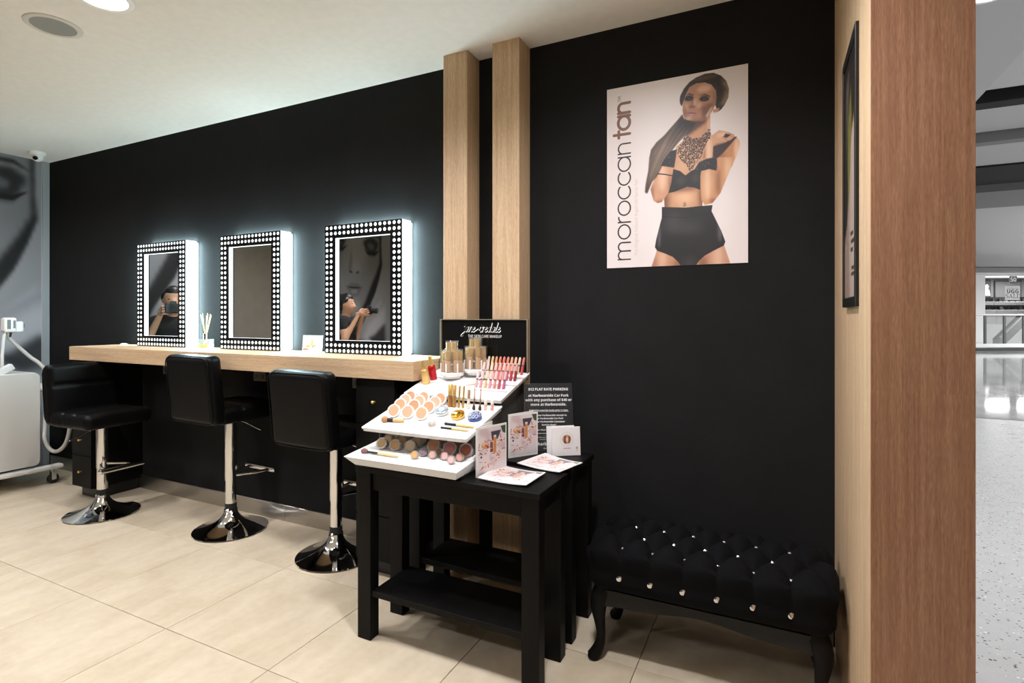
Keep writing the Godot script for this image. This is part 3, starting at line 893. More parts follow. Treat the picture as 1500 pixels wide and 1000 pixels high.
# ------------------------------------------------------------------ counter and mirrors
func build_counter() -> void:
	var x1 := -4.53
	var x2 := -1.535
	var st := B()
	box(st, Vector3((x1 + x2) / 2, COUNTER - 0.047, 0.1825), Vector3(x2 - x1, 0.094, 0.365), 0.0015)
	solo("worktop", st, M.wood_lying, "long thick oak make-up counter fixed to the black wall", "counter")
	for c in [[-4.54, "black drawer cabinet under the counter behind the stool nearest the mural"], [-1.905, "black drawer cabinet under the counter behind the console table"]]:
		var o := thing("drawer_cabinet", c[1], "cabinet", Vector3(c[0], 0, 0), 0.0, "drawer cabinets under the counter")
		st = B()
		box(st, Vector3(0.122, 0.53, 0.163), Vector3(0.244, 0.9, 0.326), 0.0015)
		part(o, "carcass", st, M.black_wood)
		st = B()
		box(st, Vector3(0.122, 0.04, 0.15), Vector3(0.2, 0.08, 0.28))
		part(o, "plinth", st, M.black)
		for k in 4:
			var y := 0.082 + 0.224 * k
			var d := B()
			box(d, Vector3(0.122, y + 0.111, 0.3345), Vector3(0.242, 0.219, 0.016), 0.002)
			var dr := part(o, "drawer", d, M.black_wood)
			d = B()
			lathe(d, [Vector2(0.0, 0.0), Vector2(0.004, 0.0), Vector2(0.004, 0.008), Vector2(0.0085, 0.014), Vector2(0.0085, 0.02), Vector2(0.005, 0.024), Vector2(0.0, 0.025)], Transform3D(Basis(Vector3.RIGHT, PI / 2), Vector3(0.122, y + 0.112, 0.3425)), 14)
			part(dr, "knob", d, M.brass, "small brass knob")
	for x in [-3.975, -3.015, -2.176]:
		var o := thing("power_socket", "grey power socket under the counter, " + ("nearest the mural wall" if x < -3.5 else ("behind the middle bar stool" if x < -2.5 else "nearest the drawer cabinet by the table")), "socket", Vector3(x, 0.9, 0.0), 0.0, "power sockets under the counter")
		st = B()
		box(st, Vector3(0, 0, 0.005), Vector3(0.115, 0.062, 0.01), 0.003)
		part(o, "plate", st, mat(128, 122, 114, 0.5))
		for s in [-1, 1]:
			st = B()
			box(st, Vector3(s * 0.028, 0.0, 0.0105), Vector3(0.03, 0.03, 0.003), 0.001)
			part(o, "outlet", st, mat(96, 92, 88, 0.5))

func vanity_mirror(i: int) -> void:
	var names := ["lit vanity mirror on the counter nearest the mural wall, left of the reed diffuser", "lit vanity mirror in the middle of the three, right of the reed diffuser", "lit vanity mirror on the counter nearest the oak pillars, beside the small white card"]
	var w := 0.549
	var h := 0.737
	var x: float = [-3.914, -2.999, -2.0815][i]
	var o := thing("vanity_mirror", names[i], "mirror", Vector3(x, COUNTER, 0.0), 0.0, "lit vanity mirrors on the counter")
	var zf := 0.1
	var rim := 0.0755
	var st := B()
	# black front plate with an opening, in four strips
	for s in [-1, 1]:
		box(st, Vector3(s * (w / 2 - rim / 2), h / 2, zf - 0.003), Vector3(rim, h, 0.006))
		box(st, Vector3(0, h / 2 + s * (h / 2 - rim / 2), zf - 0.003), Vector3(w - 2 * rim, rim, 0.006))
	part(o, "front_frame", st, M.black_gloss)
	st = B()
	box(st, Vector3(0, h / 2, 0.028), Vector3(w - 0.012, h - 0.012, 0.02))
	part(o, "back_board", st, M.white)
	# glowing sides
	for s in [-1, 1]:
		st = B()
		box(st, Vector3(s * (w / 2 - 0.003), h / 2, 0.055), Vector3(0.006, h, 0.078))
		part(o, "light_panel", st, M.led_side)
		side_light(o, Vector3(s * (w / 2 + 0.004), h / 2, 0.055), Vector2(0.074, h - 0.02), Vector3(s, 0, 0), 0.6)
		st = B()
		box(st, Vector3(s * (w / 2 - 0.006), h / 2, 0.009), Vector3(0.01, h - 0.02, 0.012))  # glowing strip added behind the edge to brighten the wall
		part(o, "added_halo_strip", st, M.led_side)
		side_light(o, Vector3(s * (w / 2 + 0.004), h / 2, 0.022), Vector2(0.024, h - 0.02), Vector3(s * 0.62, 0, -0.78), 0.55)  # tilted light that goes with the added strip
	st = B()
	box(st, Vector3(0, h - 0.003, 0.055), Vector3(w - 0.013, 0.006, 0.078))
	part(o, "light_panel", st, M.led_side)
	side_light(o, Vector3(0, h + 0.004, 0.055), Vector2(0.074, w - 0.02), Vector3(0, 1, 0), 0.06)
	side_light(o, Vector3(0, h + 0.004, 0.022), Vector2(w - 0.02, 0.024), Vector3(0, 0.62, -0.78), 0.3)  # tilted light added over the top edge to brighten the wall
	st = B()
	box(st, Vector3(0, 0.003, 0.055), Vector3(w - 0.013, 0.006, 0.078))
	part(o, "base_board", st, M.white)
	# glowing inner edges round the glass
	st = B()
	var iw := w / 2 - rim
	var ih := h / 2 - rim
	for s in [-1, 1]:
		box(st, Vector3(s * (iw + 0.002), h / 2, 0.085), Vector3(0.004, 2 * ih + 0.008, 0.018))
		box(st, Vector3(0, h / 2 + s * (ih + 0.002), 0.085), Vector3(2 * iw, 0.004, 0.018))
	part(o, "inner_edge_light", st, M.led_side)
	st = B()
	box(st, Vector3(0, h / 2, 0.076), Vector3(2 * iw + 0.01, 2 * ih + 0.01, 0.006))
	part(o, "mirror_glass", st, M.mirror)
	# two rings of light dots
	st = B()
	for a in 17:
		for b in 23:
			if a > 1 and a < 15 and b > 1 and b < 21: continue
			var p := Vector3(-w / 2 + w * (a + 0.5) / 17.0, h * (b + 0.5) / 23.0, zf)
			lathe(st, [Vector2(0.0098, 0.0), Vector2(0.0092, 0.0008), Vector2(0.0, 0.0008)], Transform3D(Basis(Vector3.RIGHT, PI / 2), p), 10)
	var d := part(o, "light_dots", st, M.led)
	d.set_meta("kind", "stuff")
	side_light(o, Vector3(0, h / 2, zf + 0.004), Vector2(w, h), Vector3(0, 0, 1), 0.02)

func side_light(o: Node3D, at: Vector3, size: Vector2, towards: Vector3, e: float) -> void:
	var l := AreaLight3D.new()
	l.name = "panel_light"
	l.area_size = size
	l.light_color = Color(0.82, 0.96, 1.0)
	l.light_energy = e
	l.area_normalize_energy = true
	l.shadow_enabled = true
	l.area_range = 8.0
	o.add_child(l, true)
	l.position = at
	var z := -towards
	var y := Vector3.UP if absf(z.y) < 0.5 else Vector3.RIGHT
	if absf(towards.y) > 0.5 and absf(towards.z) > 0.5: y = Vector3.RIGHT.cross(z)
	l.basis = Basis(y.cross(z).normalized(), y, z).orthonormalized()

# ------------------------------------------------------------------ stools
func build_stools() -> void:
	var spots := [[Vector3(-3.972, 0, 0.436), 1.62, 0.585, "black leather bar stool turned sideways next to the white machine"],
		[Vector3(-2.975, 0, 0.245), PI - 0.04, 0.675, "black leather bar stool facing the counter, middle of the three"],
		[Vector3(-2.135, 0, 0.24), PI - 0.02, 0.622, "black leather bar stool facing the counter beside the console table"]]
	for s in spots:
		bar_stool(s[0], s[1], s[2], s[3])

# the stool faces its own +z
func bar_stool(at: Vector3, turn: float, seat_y: float, label: String) -> void:
	var o := thing("bar_stool", label, "bar stool", at, turn, "black bar stools at the counter")
	var st := B()
	lathe(st, [Vector2(0.0, 0.0), Vector2(0.206, 0.0), Vector2(0.21, 0.004), Vector2(0.208, 0.009), Vector2(0.19, 0.013), Vector2(0.15, 0.024), Vector2(0.11, 0.039), Vector2(0.08, 0.055), Vector2(0.058, 0.074), Vector2(0.044, 0.094), Vector2(0.037, 0.108), Vector2(0.034, 0.112), Vector2(0.0, 0.112)], Transform3D(), 56, 0.85)
	part(o, "base_plate", st, M.chrome)
	st = B()
	lathe(st, [Vector2(0.034, 0.108), Vector2(0.039, 0.113), Vector2(0.034, 0.119), Vector2(0.038, 0.124), Vector2(0.031, 0.13)], Transform3D(), 24)
	part(o, "base_ring", st, M.chrome)
	st = B()
	lathe(st, [Vector2(0.0325, 0.128), Vector2(0.0325, 0.16), Vector2(0.03, 0.162)], Transform3D(), 24)
	part(o, "collar", st, M.rubber, "black collar")
	st = B()
	lathe(st, [Vector2(0.0305, 0.16), Vector2(0.0305, 0.4), Vector2(0.026, 0.402)], Transform3D(), 24)
	part(o, "column", st, M.chrome)
	st = B()
	lathe(st, [Vector2(0.0335, 0.3), Vector2(0.0335, seat_y - 0.01), Vector2(0.0, seat_y - 0.01)], Transform3D(), 24)
	part(o, "column_sleeve", st, M.chrome)
	# footrest
	st = B()
	var fy := 0.325
	for s in [-1, 1]:
		tube(st, [Vector3(s * 0.02, fy, 0.02), Vector3(s * 0.07, fy, 0.11), Vector3(s * 0.09, fy, 0.195)], 0.009, 8)
	var f := part(o, "footrest", st, M.chrome)
	st = B()
	rbox(st, Vector3(0, fy, 0.205), Vector3(0.14, 0.0155, 0.0155), 0.012, Transform3D(), [1, 1, 1], 2)
	part(f, "foot_bar", st, M.chrome)
	# lever
	st = B()
	tube(st, [Vector3(-0.03, seat_y - 0.015, 0.02), Vector3(-0.1, seat_y - 0.025, 0.03), Vector3(-0.19, seat_y - 0.055, 0.045), Vector3(-0.215, seat_y - 0.062, 0.05)], 0.0042, 6)
	part(o, "height_lever", st, M.chrome)
	st = B()
	box(st, Vector3(0, seat_y - 0.004, 0.0), Vector3(0.2, 0.008, 0.2), 0.002)
	part(o, "seat_plate", st, M.black)
	# seat with two stitched channels across
	var grooves := [-0.065, 0.055]
	var dip := func(p: Vector3, n: Vector3) -> Vector3:
		var d := 0.0
		for g in grooves: d = maxf(d, exp(-pow((p.z - g) / 0.009, 2.0)))
		if n.y > 0.3: return p - n * 0.012 * d + Vector3(0, 0.008 * (1.0 - pow(p.x / 0.205, 2.0)), 0)
		return p - Vector3(n.x, 0, 0) * 0.005 * d
	st = B()
	rbox(st, Vector3(0, seat_y + 0.048, 0.0), Vector3(0.205, 0.048, 0.2), 0.036, Transform3D(), [10, 2, 26], 4, dip)
	part(o, "seat", st, M.leather)
	# backrest: leans back a little and carries on under the seat's rear edge
	st = B()
	var xf := Transform3D(Basis(Vector3.RIGHT, -0.1), Vector3(0, seat_y + 0.05, -0.19))
	var dip2 := func(p: Vector3, n: Vector3) -> Vector3:
		var d := exp(-pow((p.y - 0.06) / 0.009, 2.0)) if n.z > 0.3 else 0.0
		var bulge := 0.012 * (1.0 - pow(p.x / 0.205, 2.0)) * (1.0 if n.z > 0.0 else -0.4)
		return p + Vector3(0, 0, bulge - 0.012 * d)
	rbox(st, Vector3(0, 0.152, -0.012), Vector3(0.207, 0.195, 0.044), 0.034, xf, [10, 22, 2], 4, dip2)
	part(o, "backrest", st, M.leather)
	st = B()
	var loop := []
	for v in round_rect(0.4, 0.375, 0.05, 4): loop.append(xf * Vector3(v.x, v.y + 0.152, -0.052))
	loop.append(loop[0])
	tube(st, loop, 0.0035, 6)
	part(o, "piping", st, M.leather)

# ------------------------------------------------------------------ consoles and bench
func build_tables() -> void:
	console_table(Vector3(-1.117, 0, 0.638), "black console table carrying the cosmetics display at the front")
	console_table(Vector3(-1.117, 0, 0.31), "black console table standing behind the front one, against the pillars")

func console_table(at: Vector3, label: String) -> void:
	var o := thing("console_table", label, "table", at, 0.0, "black console tables pushed together")
	var w := 0.806
	var d := 0.272
	var st := B()
	box(st, Vector3(0, 0.679, 0), Vector3(w, 0.022, d), 0.0015)
	part(o, "tabletop", st, M.black_wood)
	for sx in [-1, 1]:
		for sz in [-1, 1]:
			st = B()
			box(st, Vector3(sx * (w / 2 - 0.04), 0.334, sz * (d / 2 - 0.034)), Vector3(0.066, 0.668, 0.052), 0.002)
			part(o, "leg", st, M.black_wood)
	for sz in [-1, 1]:
		st = B()
		box(st, Vector3(0, 0.632, sz * (d / 2 - 0.03)), Vector3(w - 0.147, 0.072, 0.02), 0.001)
		part(o, "apron", st, M.black_wood)
	for sx in [-1, 1]:
		st = B()
		box(st, Vector3(sx * (w / 2 - 0.04), 0.632, 0), Vector3(0.02, 0.072, d - 0.121), 0.001)
		part(o, "apron", st, M.black_wood)
	st = B()
	box(st, Vector3(0, 0.186, 0), Vector3(w - 0.15, 0.024, d - 0.03), 0.001)
	part(o, "shelf", st, M.black_wood)

func build_bench() -> void:
	var o := thing("tufted_bench", "black velvet bench tufted with crystal buttons under the poster", "bench", Vector3(-0.235, 0, 0.325))
	var px := 0.111
	var xs := []
	for i in 6: xs.append(-0.278 + px * i)
	var hx := 0.405
	var hz := 0.185
	var yc := 0.352
	var hy := 0.083
	# pillows between diamond rows on top, upright pleats on the sides
	var bend := func(p: Vector3, n: Vector3) -> Vector3:
		var top: float = clampf((n.y - 0.2) * 2.0, 0.0, 1.0)
		var a: float = (p.x + 0.278) / px + (p.z + 0.085) / 0.22
		var b: float = (p.x + 0.278) / px - (p.z + 0.085) / 0.22
		var dia := sqrt(maxf(0.0, absf(sin(PI * a)) * absf(sin(PI * b))))
		var ple: float
		if absf(n.z) >= absf(n.x): ple = sqrt(absf(sin(PI * (p.x + 0.278) / px)))
		else: ple = sqrt(absf(sin(PI * (p.z + 0.085) / 0.11)))
		if p.z > 0.12: dia = lerpf(dia, ple, clampf((p.z - 0.12) / 0.03, 0.0, 1.0))
		var low: float = clampf((p.y + 0.01) / 0.05, 0.25, 1.0)
		var side := 0.016 * ple * low
		if n.y < -0.3: side = 0.0
		return p + n * lerpf(side, 0.036 * dia, top) + Vector3(0, -0.012 * top, 0)
	var st := B()
	rbox(st, Vector3(0, yc, 0), Vector3(hx, hy, hz), 0.05, Transform3D(), [110, 8, 46], 5, bend)
	part(o, "cushion", st, M.black_velvet)
	# crystal buttons
	var gem := B()
	lathe(gem, [Vector2(0.0, -0.004), Vector2(0.0085, -0.002), Vector2(0.0085, 0.001), Vector2(0.0045, 0.0055), Vector2(0.0, 0.0062)], Transform3D(), 8, 2.0)
	var gm: ArrayMesh = gem.commit()
	var crystal := mat(226, 226, 230, 0.05, 1.0)
	var put := func(p: Vector3, tilt: float) -> void:
		var g := part(o, "crystal_button", gm, crystal)
		g.position = p
		g.rotation = Vector3(tilt, 0.4, 0)
		if tilt > 0.1: g.scale = Vector3(1.25, 0.6, 1.25)
	for r in 3:
		for i in (6 if r != 1 else 5):
			put.call(Vector3(xs[i] + (px / 2 if r == 1 else 0.0), yc + hy - 0.0075, -0.085 + 0.11 * r + (0.0 if r < 2 else 0.005)), 0.0)
	for i in 6: put.call(Vector3(xs[i], yc - 0.016, hz + 0.004), PI / 2)
	# apron with a scalloped lower edge
	st = B()
	var ap := PackedVector2Array()
	ap.append(Vector2(-0.37, 0.27)); ap.append(Vector2(0.37, 0.27))
	for i in 25:
		var t := i / 24.0
		var x := lerpf(0.37, -0.37, t)
		ap.append(Vector2(x, 0.232 - 0.04 * pow(absf(x) / 0.37, 3.0) + 0.008 * cos(x * 17.0)))
	prism(st, ap, 0.02, Transform3D(Basis(), Vector3(0, 0, 0.14)))
	prism(st, ap, 0.02, Transform3D(Basis(), Vector3(0, 0, -0.16)))
	box(st, Vector3(-0.36, 0.24, 0), Vector3(0.02, 0.06, 0.28))
	box(st, Vector3(0.36, 0.24, 0), Vector3(0.02, 0.06, 0.28))
	part(o, "apron", st, mat(9, 9, 9, 0.7))
	for sx in [-1, 1]:
		for sz in [-1, 1]:
			st = B()
			var c := Vector3(sx, 1, sz)
			var pts := bez(Vector3(0.345, 0.268, 0.125) * c, Vector3(0.4, 0.2, 0.175) * c, Vector3(0.335, 0.1, 0.115) * c, Vector3(0.375, 0.028, 0.148) * c, 14)
			pts.append(Vector3(0.385, 0.012, 0.155) * c)
			pts.append(Vector3(0.388, 0.0015, 0.158) * c)
			var rr := []
			for i in pts.size(): rr.append([0.036, 0.036, 0.035, 0.033, 0.031, 0.028, 0.025, 0.022, 0.02, 0.018, 0.017, 0.017, 0.018, 0.02, 0.022, 0.024, 0.019][i])
			tube(st, pts, rr, 12)
			part(o, "leg", st, M.black_wood)

# ------------------------------------------------------------------ cosmetics display
# each tray: front edge (y, z) and back edge (y, z); x runs from -1.53 to -1.03
const TRAYS := {1: [Vector2(0.73, 0.80), Vector2(0.765, 0.48)], 2: [Vector2(0.834, 0.725), Vector2(0.914, 0.425)], 3: [Vector2(0.939, 0.444), Vector2(1.026, 0.152)]}

func tray_frame(n: int) -> Transform3D:        # origin at the middle of the front edge, -z up the slope, y off the surface
	var a: Vector2 = TRAYS[n][0]
	var b: Vector2 = TRAYS[n][1]
	var back := Vector3(0, b.x - a.x, b.y - a.y).normalized()
	var z := -back
	var x := Vector3.RIGHT
	return Transform3D(Basis(x, z.cross(x), z), Vector3(-1.28, a.x, a.y))

# a point on a tray: x in the world, s metres up the slope from the front edge
func on_tray(n: int, x: float, s: float, lift := 0.0) -> Vector3:
	return tray_frame(n) * Vector3(x + 1.28, lift + 0.0006, -s)

const TRAY_NAMES := {1: "lower", 2: "middle", 3: "upper"}

func build_display() -> void:
	var o := thing("cosmetics_stand", "white three tier cosmetics stand with black header on the console tables", "display stand", Vector3(-1.28, 0.69, 0.47))
	var base := o.transform.affine_inverse()
	for n in [1, 2, 3]:
		var f := base * tray_frame(n)
		var st := B()
		if n == 1:
			# shallow open box with flared rim
			var w := 0.262
			var dep := 0.335
			var outer := [Vector3(-w, 0.004, 0.012), Vector3(w, 0.004, 0.012), Vector3(w, 0.004, -dep), Vector3(-w, 0.004, -dep)]
			var inner := [Vector3(-w + 0.012, 0.004, 0.0), Vector3(w - 0.012, 0.004, 0.0), Vector3(w - 0.012, 0.004, -dep + 0.012), Vector3(-w + 0.012, 0.004, -dep + 0.012)]
			var lowr := [Vector3(-w + 0.034, -0.0335, -0.012), Vector3(w - 0.022, -0.0335, -0.012), Vector3(w - 0.022, -0.062, -dep + 0.03), Vector3(-w + 0.034, -0.062, -dep + 0.03)]
			var bed := [Vector3(-w + 0.016, 0.0, -0.004), Vector3(w - 0.016, 0.0, -0.004), Vector3(w - 0.016, 0.0, -dep + 0.016), Vector3(-w + 0.016, 0.0, -dep + 0.016)]
			for k in 4:
				var e := (k + 1) % 4
				quad(st, f * outer[k], f * outer[e], f * inner[e], f * inner[k], f.basis.y)
				var mid: Vector3 = (outer[k] + outer[e]) / 2 - Vector3(0, 0, -dep / 2)
				quad(st, f * outer[k], f * outer[e], f * lowr[e], f * lowr[k], f.basis * Vector3(mid.x, -0.02, mid.z).normalized())
				quad(st, f * inner[k], f * inner[e], f * bed[e], f * bed[k], f.basis.y)
			quad(st, f * bed[0], f * bed[1], f * bed[2], f * bed[3], f.basis.y)
			quad(st, f * lowr[0], f * lowr[1], f * lowr[2], f * lowr[3], -f.basis.y)
		else:
			var p := round_rect(0.5, 0.312, 0.008, 3)
			prism(st, p, 0.006, f * Transform3D(Basis(Vector3.RIGHT, -PI / 2), Vector3(0, -0.006, -0.153)))
			box(st, Vector3(0, -0.012, -0.006), Vector3(0.49, 0.012, 0.004), 0.0, f)
			for s in [-1, 1]: box(st, Vector3(s * 0.243, -0.012, -0.153), Vector3(0.004, 0.012, 0.29), 0.0, f)
		part(o, "tray", st, M.white)
	# silver slide plate under the lower tray
	var sl := B()
	prism(sl, round_rect(0.4, 0.5, 0.02), 0.012, Transform3D(Basis(Vector3.RIGHT, -PI / 2), Vector3(0.045, 0.0008, 0.012)))
	part(o, "base_plate", sl, M.silver, "silver base plate")
	# frosted side supports and back board
	for s in [-1, 1]:
		var side := B()
		var a := PackedVector2Array([Vector2(-0.17, 0.013), Vector2(-0.17, 0.135), Vector2(0.04, 0.205), Vector2(0.1, 0.232), Vector2(0.3, 0.315), Vector2(0.3, 0.013)])
		prism(side, a, 0.006, Transform3D(Basis(Vector3(0, 0, -1), Vector3.UP, Vector3.RIGHT), Vector3(s * 0.225 - 0.003, 0, 0)))
		part(o, "side_support", side, mat(74, 72, 69, 0.5))
	var bk := B()
	box(bk, Vector3(0, 0.16, -0.29), Vector3(0.44, 0.3, 0.006))
	part(o, "back_board", bk, M.black)
	# header: clear edged black board with the maker's name
	var hd := B()
	box(hd, Vector3(0.002, 0.444, -0.318), Vector3(0.484, 0.28, 0.004))
	var h := part(o, "header", hd, M.black_gloss, "black header board with white lettering")
	hd = B()
	for s in [-1, 1]: box(hd, Vector3(0.002 + s * 0.239, 0.444, -0.3145), Vector3(0.008, 0.282, 0.012), 0.001)
	box(hd, Vector3(0.002, 0.583, -0.3145), Vector3(0.47, 0.004, 0.012))
	part(h, "clear_edge", hd, mat(150, 142, 122, 0.2, 0.3))
	script_words(h, Vector3(-0.112, 0.521, -0.3158))
	var t := lettering(h, "lettering", "THE SKIN CARE MAKEUP", 0.0185, Vector3(0.012, 0.502, -0.3162), M.paper, false)
	t.scale.x = 0.93
	fill_upper_tray()
	fill_middle_tray()
	fill_lower_tray()

# handwriting as pen strokes: "jane iredale"
func script_words(parent: Node3D, at: Vector3) -> void:
	var L := {
		"j": [0.55, [[0.2, 1.0, 0.42, 0.95, 0.34, 0.2, 0.22, -0.6, -0.1, -0.85, -0.3, -0.7, -0.2, -0.5, 0.1, -0.2, 0.5, 0.1], [0.44, 1.35, 0.46, 1.36]]],
		"a": [0.75, [[0.6, 0.85, 0.4, 1.0, 0.15, 0.75, 0.05, 0.3, 0.2, 0.02, 0.4, 0.15, 0.6, 0.6, 0.66, 0.95, 0.58, 0.3, 0.65, 0.02, 0.8, 0.15]]],
		"n": [0.75, [[0.05, 0.95, 0.15, 0.9, 0.05, 0.0, 0.2, 0.55, 0.45, 0.98, 0.58, 0.8, 0.5, 0.2, 0.6, 0.0, 0.8, 0.2]]],
		"e": [0.6, [[0.05, 0.45, 0.35, 0.6, 0.45, 0.85, 0.3, 1.0, 0.1, 0.75, 0.05, 0.3, 0.2, 0.02, 0.45, 0.1, 0.65, 0.35]]],
		"i": [0.42, [[0.0, 0.7, 0.2, 0.95, 0.1, 0.2, 0.2, 0.0, 0.42, 0.2], [0.24, 1.32, 0.26, 1.33]]],
		"r": [0.55, [[0.05, 0.75, 0.2, 1.0, 0.12, 0.0, 0.2, 0.5, 0.4, 0.95, 0.55, 0.85]]],
		"d": [0.8, [[0.55, 0.85, 0.35, 1.0, 0.1, 0.7, 0.05, 0.25, 0.2, 0.0, 0.4, 0.15, 0.62, 0.8, 0.78, 1.75, 0.6, 0.5, 0.62, 0.05, 0.8, 0.15]]],
		"l": [0.42, [[0.05, 0.3, 0.3, 1.1, 0.4, 1.7, 0.28, 1.75, 0.15, 0.8, 0.15, 0.1, 0.3, 0.0, 0.45, 0.2]]],
		"~": [0.55, [[-0.2, 0.25, 0.0, 0.5, 0.25, 0.6, 0.4, 0.35, 0.6, 0.5]]],
		" ": [0.3, []]}
	var st := B()
	var x := 0.0
	var k := 0.0262
	for ch in "jane ~iredale":
		for s in L[ch][1]:
			var c := Curve2D.new()
			var p := pairs(s)
			for i in p.size():
				var tang: Vector2 = (p[mini(i + 1, p.size() - 1)] - p[maxi(i - 1, 0)]) / 6.0
				c.add_point(p[i], -tang, tang)
			c.bake_interval = 0.06
			var q := c.get_baked_points()
			if q.size() < 2: continue
			for i in q.size() - 1:
				var d := (q[i + 1] - q[i]).normalized()
				var w := Vector2(0.7, -0.7) * 0.05 + d.orthogonal() * 0.035
				var v := []
				for e in [q[i] + w, q[i + 1] + w, q[i + 1] - w, q[i] - w]:
					v.append(at + Vector3((x + e.x + e.y * 0.14) * k, e.y * k, 0.0))
				quad(st, v[0], v[1], v[2], v[3], Vector3(0, 0, 1))
		x += L[ch][0] + 0.03
	part(parent, "script_lettering", st, M.paper)

# ---- upper tray: spray bottles, two carousels of boxed bottles, lip glosses, brow pencils
func fill_upper_tray() -> void:
	for b in [[-1.483, 0.129, M.gold_satin, "gold", "satin gold spray bottle on the upper tray, in front of the red one"], [-1.477, 0.182, M.red, "red", "glossy red spray bottle with gold cap on the upper tray"]]:
		var o := thing("spray_bottle", b[4], "bottle", on_tray(3, b[0], b[1] - 0.012), 0.0, "spray bottles on the upper tray")
		o.rotation.x = tilt(3)
		var st := B()
		lathe(st, [Vector2(0, 0), Vector2(0.0165, 0), Vector2(0.018, 0.002), Vector2(0.018, 0.06), Vector2(0.016, 0.067), Vector2(0.011, 0.072), Vector2(0.0, 0.072)], Transform3D(), 18)
		part(o, "body", st, b[2])
		st = B()
		lathe(st, [Vector2(0, 0.072), Vector2(0.012, 0.072), Vector2(0.012, 0.09), Vector2(0.0085, 0.094), Vector2(0.0085, 0.116), Vector2(0.007, 0.118), Vector2(0, 0.118)], Transform3D(), 16)
		part(o, "spray_cap", st, M.gold)
	# carousels
	var speckle := toned(96, 96, [[noise_img(96, 96, 0.35, 70, 2), 1.6]], Color8(172, 132, 92), Color8(228, 192, 146))
	var bronze := triplanar(printed(speckle, 0.35), Vector3(14, 14, 14))
	bronze.metallic = 0.15
	var bx := B()
	box(bx, Vector3(0, 0.054, 0), Vector3(0.028, 0.108, 0.028), 0.001)
	var bm: ArrayMesh = bx.commit()
	var bt := B()
	lathe(bt, [Vector2(0, 0.002), Vector2(0.013, 0.002), Vector2(0.013, 0.056), Vector2(0.009, 0.06), Vector2(0, 0.06)], Transform3D(), 12)
	var btm: ArrayMesh = bt.commit()
	var cp := B()
	lathe(cp, [Vector2(0, 0.06), Vector2(0.012, 0.06), Vector2(0.012, 0.1), Vector2(0, 0.1)], Transform3D(), 12)
	var cpm: ArrayMesh = cp.commit()
	var clear := glass(244, 240, 232, 0.09)
	for c in [[-1.385, 0.192, "left", 0.0], [-1.286, 0.246, "rear", 0.012]]:
		var at := on_tray(3, c[0], c[1] - 0.0)
		at.y += 0.02
		var o := thing("carousel", "white two tier carousel of boxed foundation bottles, " + ("the front one by the spray bottles" if c[2] == "left" else "the rear one below the header lettering"), "carousel", at, 0.0, "carousels on the upper tray")
		var st := B()
		lathe(st, [Vector2(0, -0.019), Vector2(0.04, -0.019), Vector2(0.042, -0.01), Vector2(0.055, -0.006), Vector2(0.0565, 0.006), Vector2(0.053, 0.009), Vector2(0, 0.009)], Transform3D(), 36)
		part(o, "base_disc", st, M.white)
		st = B()
		lathe(st, [Vector2(0.009, 0.009), Vector2(0.009, 0.04), Vector2(0.03, 0.044), Vector2(0.032, 0.05), Vector2(0.0, 0.05)], Transform3D(), 20)
		part(o, "upper_disc", st, M.white)
		for i in 6:
			var a := TAU * (i + 0.5) / 6.0
			st = B()
			box(st, Vector3(cos(a) * 0.0535, 0.03, sin(a) * 0.0535), Vector3(0.006, 0.045, 0.005), 0.001, Transform3D())
			part(o, "divider", st, M.white)
		var where: String = "front carousel" if c[2] == "left" else "rear carousel"
		for i in 9:
			var up := i >= 6
			var a: float = TAU * i / (3.0 if up else 6.0) + (0.45 if up else 0.52) + c[3] * 20.0
			var r := 0.0175 if up else 0.0375
			var n := thing("boxed_bottle", "clear boxed gold capped bottle, %s of the %s on the %s" % [side_of(a), "top tier" if up else "lower ring", where], "bottle", at + Vector3(cos(a) * r, 0.0505 if up else 0.0095, sin(a) * r), -a, "boxed bottles on the " + where + (", top tier" if up else ", lower ring"))
			part(n, "bottle", btm, bronze)
			part(n, "cap", cpm, M.gold)
			part(n, "clear_box", bm, clear)
	# lip glosses leaning back in a rack
	var rk := thing("gloss_rack", "low white rack holding rows of lip glosses on the upper tray", "rack", on_tray(3, -1.14, 0.18))
	rk.rotation.x = tilt(3)
	var st2 := B()
	for s in [0.098, 0.03, -0.052]:
		box(st2, Vector3(0.012, 0.004, s), Vector3(0.215 if s < 0.08 else 0.17, 0.008, 0.012), 0.001)
	part(rk, "ledge", st2, M.white_gloss)
	var rows := [
		["back", 10, -1.243, -1.06, 0.276, [Color8(244, 226, 206), Color8(240, 196, 130), Color8(232, 150, 104), Color8(226, 120, 88), Color8(222, 104, 96), Color8(230, 130, 104), Color8(238, 168, 120), Color8(236, 186, 150), Color8(240, 204, 176), Color8(204, 92, 84)]],
		["middle", 9, -1.228, -1.06, 0.2, [Color8(232, 180, 170), Color8(226, 166, 158), Color8(230, 196, 160), Color8(222, 150, 142), Color8(216, 120, 124), Color8(230, 170, 150), Color8(206, 104, 120), Color8(188, 74, 96), Color8(150, 48, 62)]],
		["front", 7, -1.205, -1.068, 0.098, [Color8(238, 190, 196), Color8(236, 176, 184), Color8(240, 208, 150), Color8(234, 172, 182), Color8(226, 156, 150), Color8(204, 100, 104), Color8(204, 110, 160)]]]
	var tb := B()
	lathe(tb, [Vector2(0, 0), Vector2(0.0058, 0), Vector2(0.0062, 0.004), Vector2(0.0062, 0.042), Vector2(0, 0.042)], Transform3D(), 10)
	var tbm: ArrayMesh = tb.commit()
	var tc := B()
	lathe(tc, [Vector2(0, 0.042), Vector2(0.0062, 0.042), Vector2(0.0058, 0.074), Vector2(0.004, 0.08), Vector2(0, 0.082)], Transform3D(), 10)
	var tcm: ArrayMesh = tc.commit()
	var tr := B()
	lathe(tr, [Vector2(0.0066, 0.04), Vector2(0.0066, 0.046)], Transform3D(), 10)
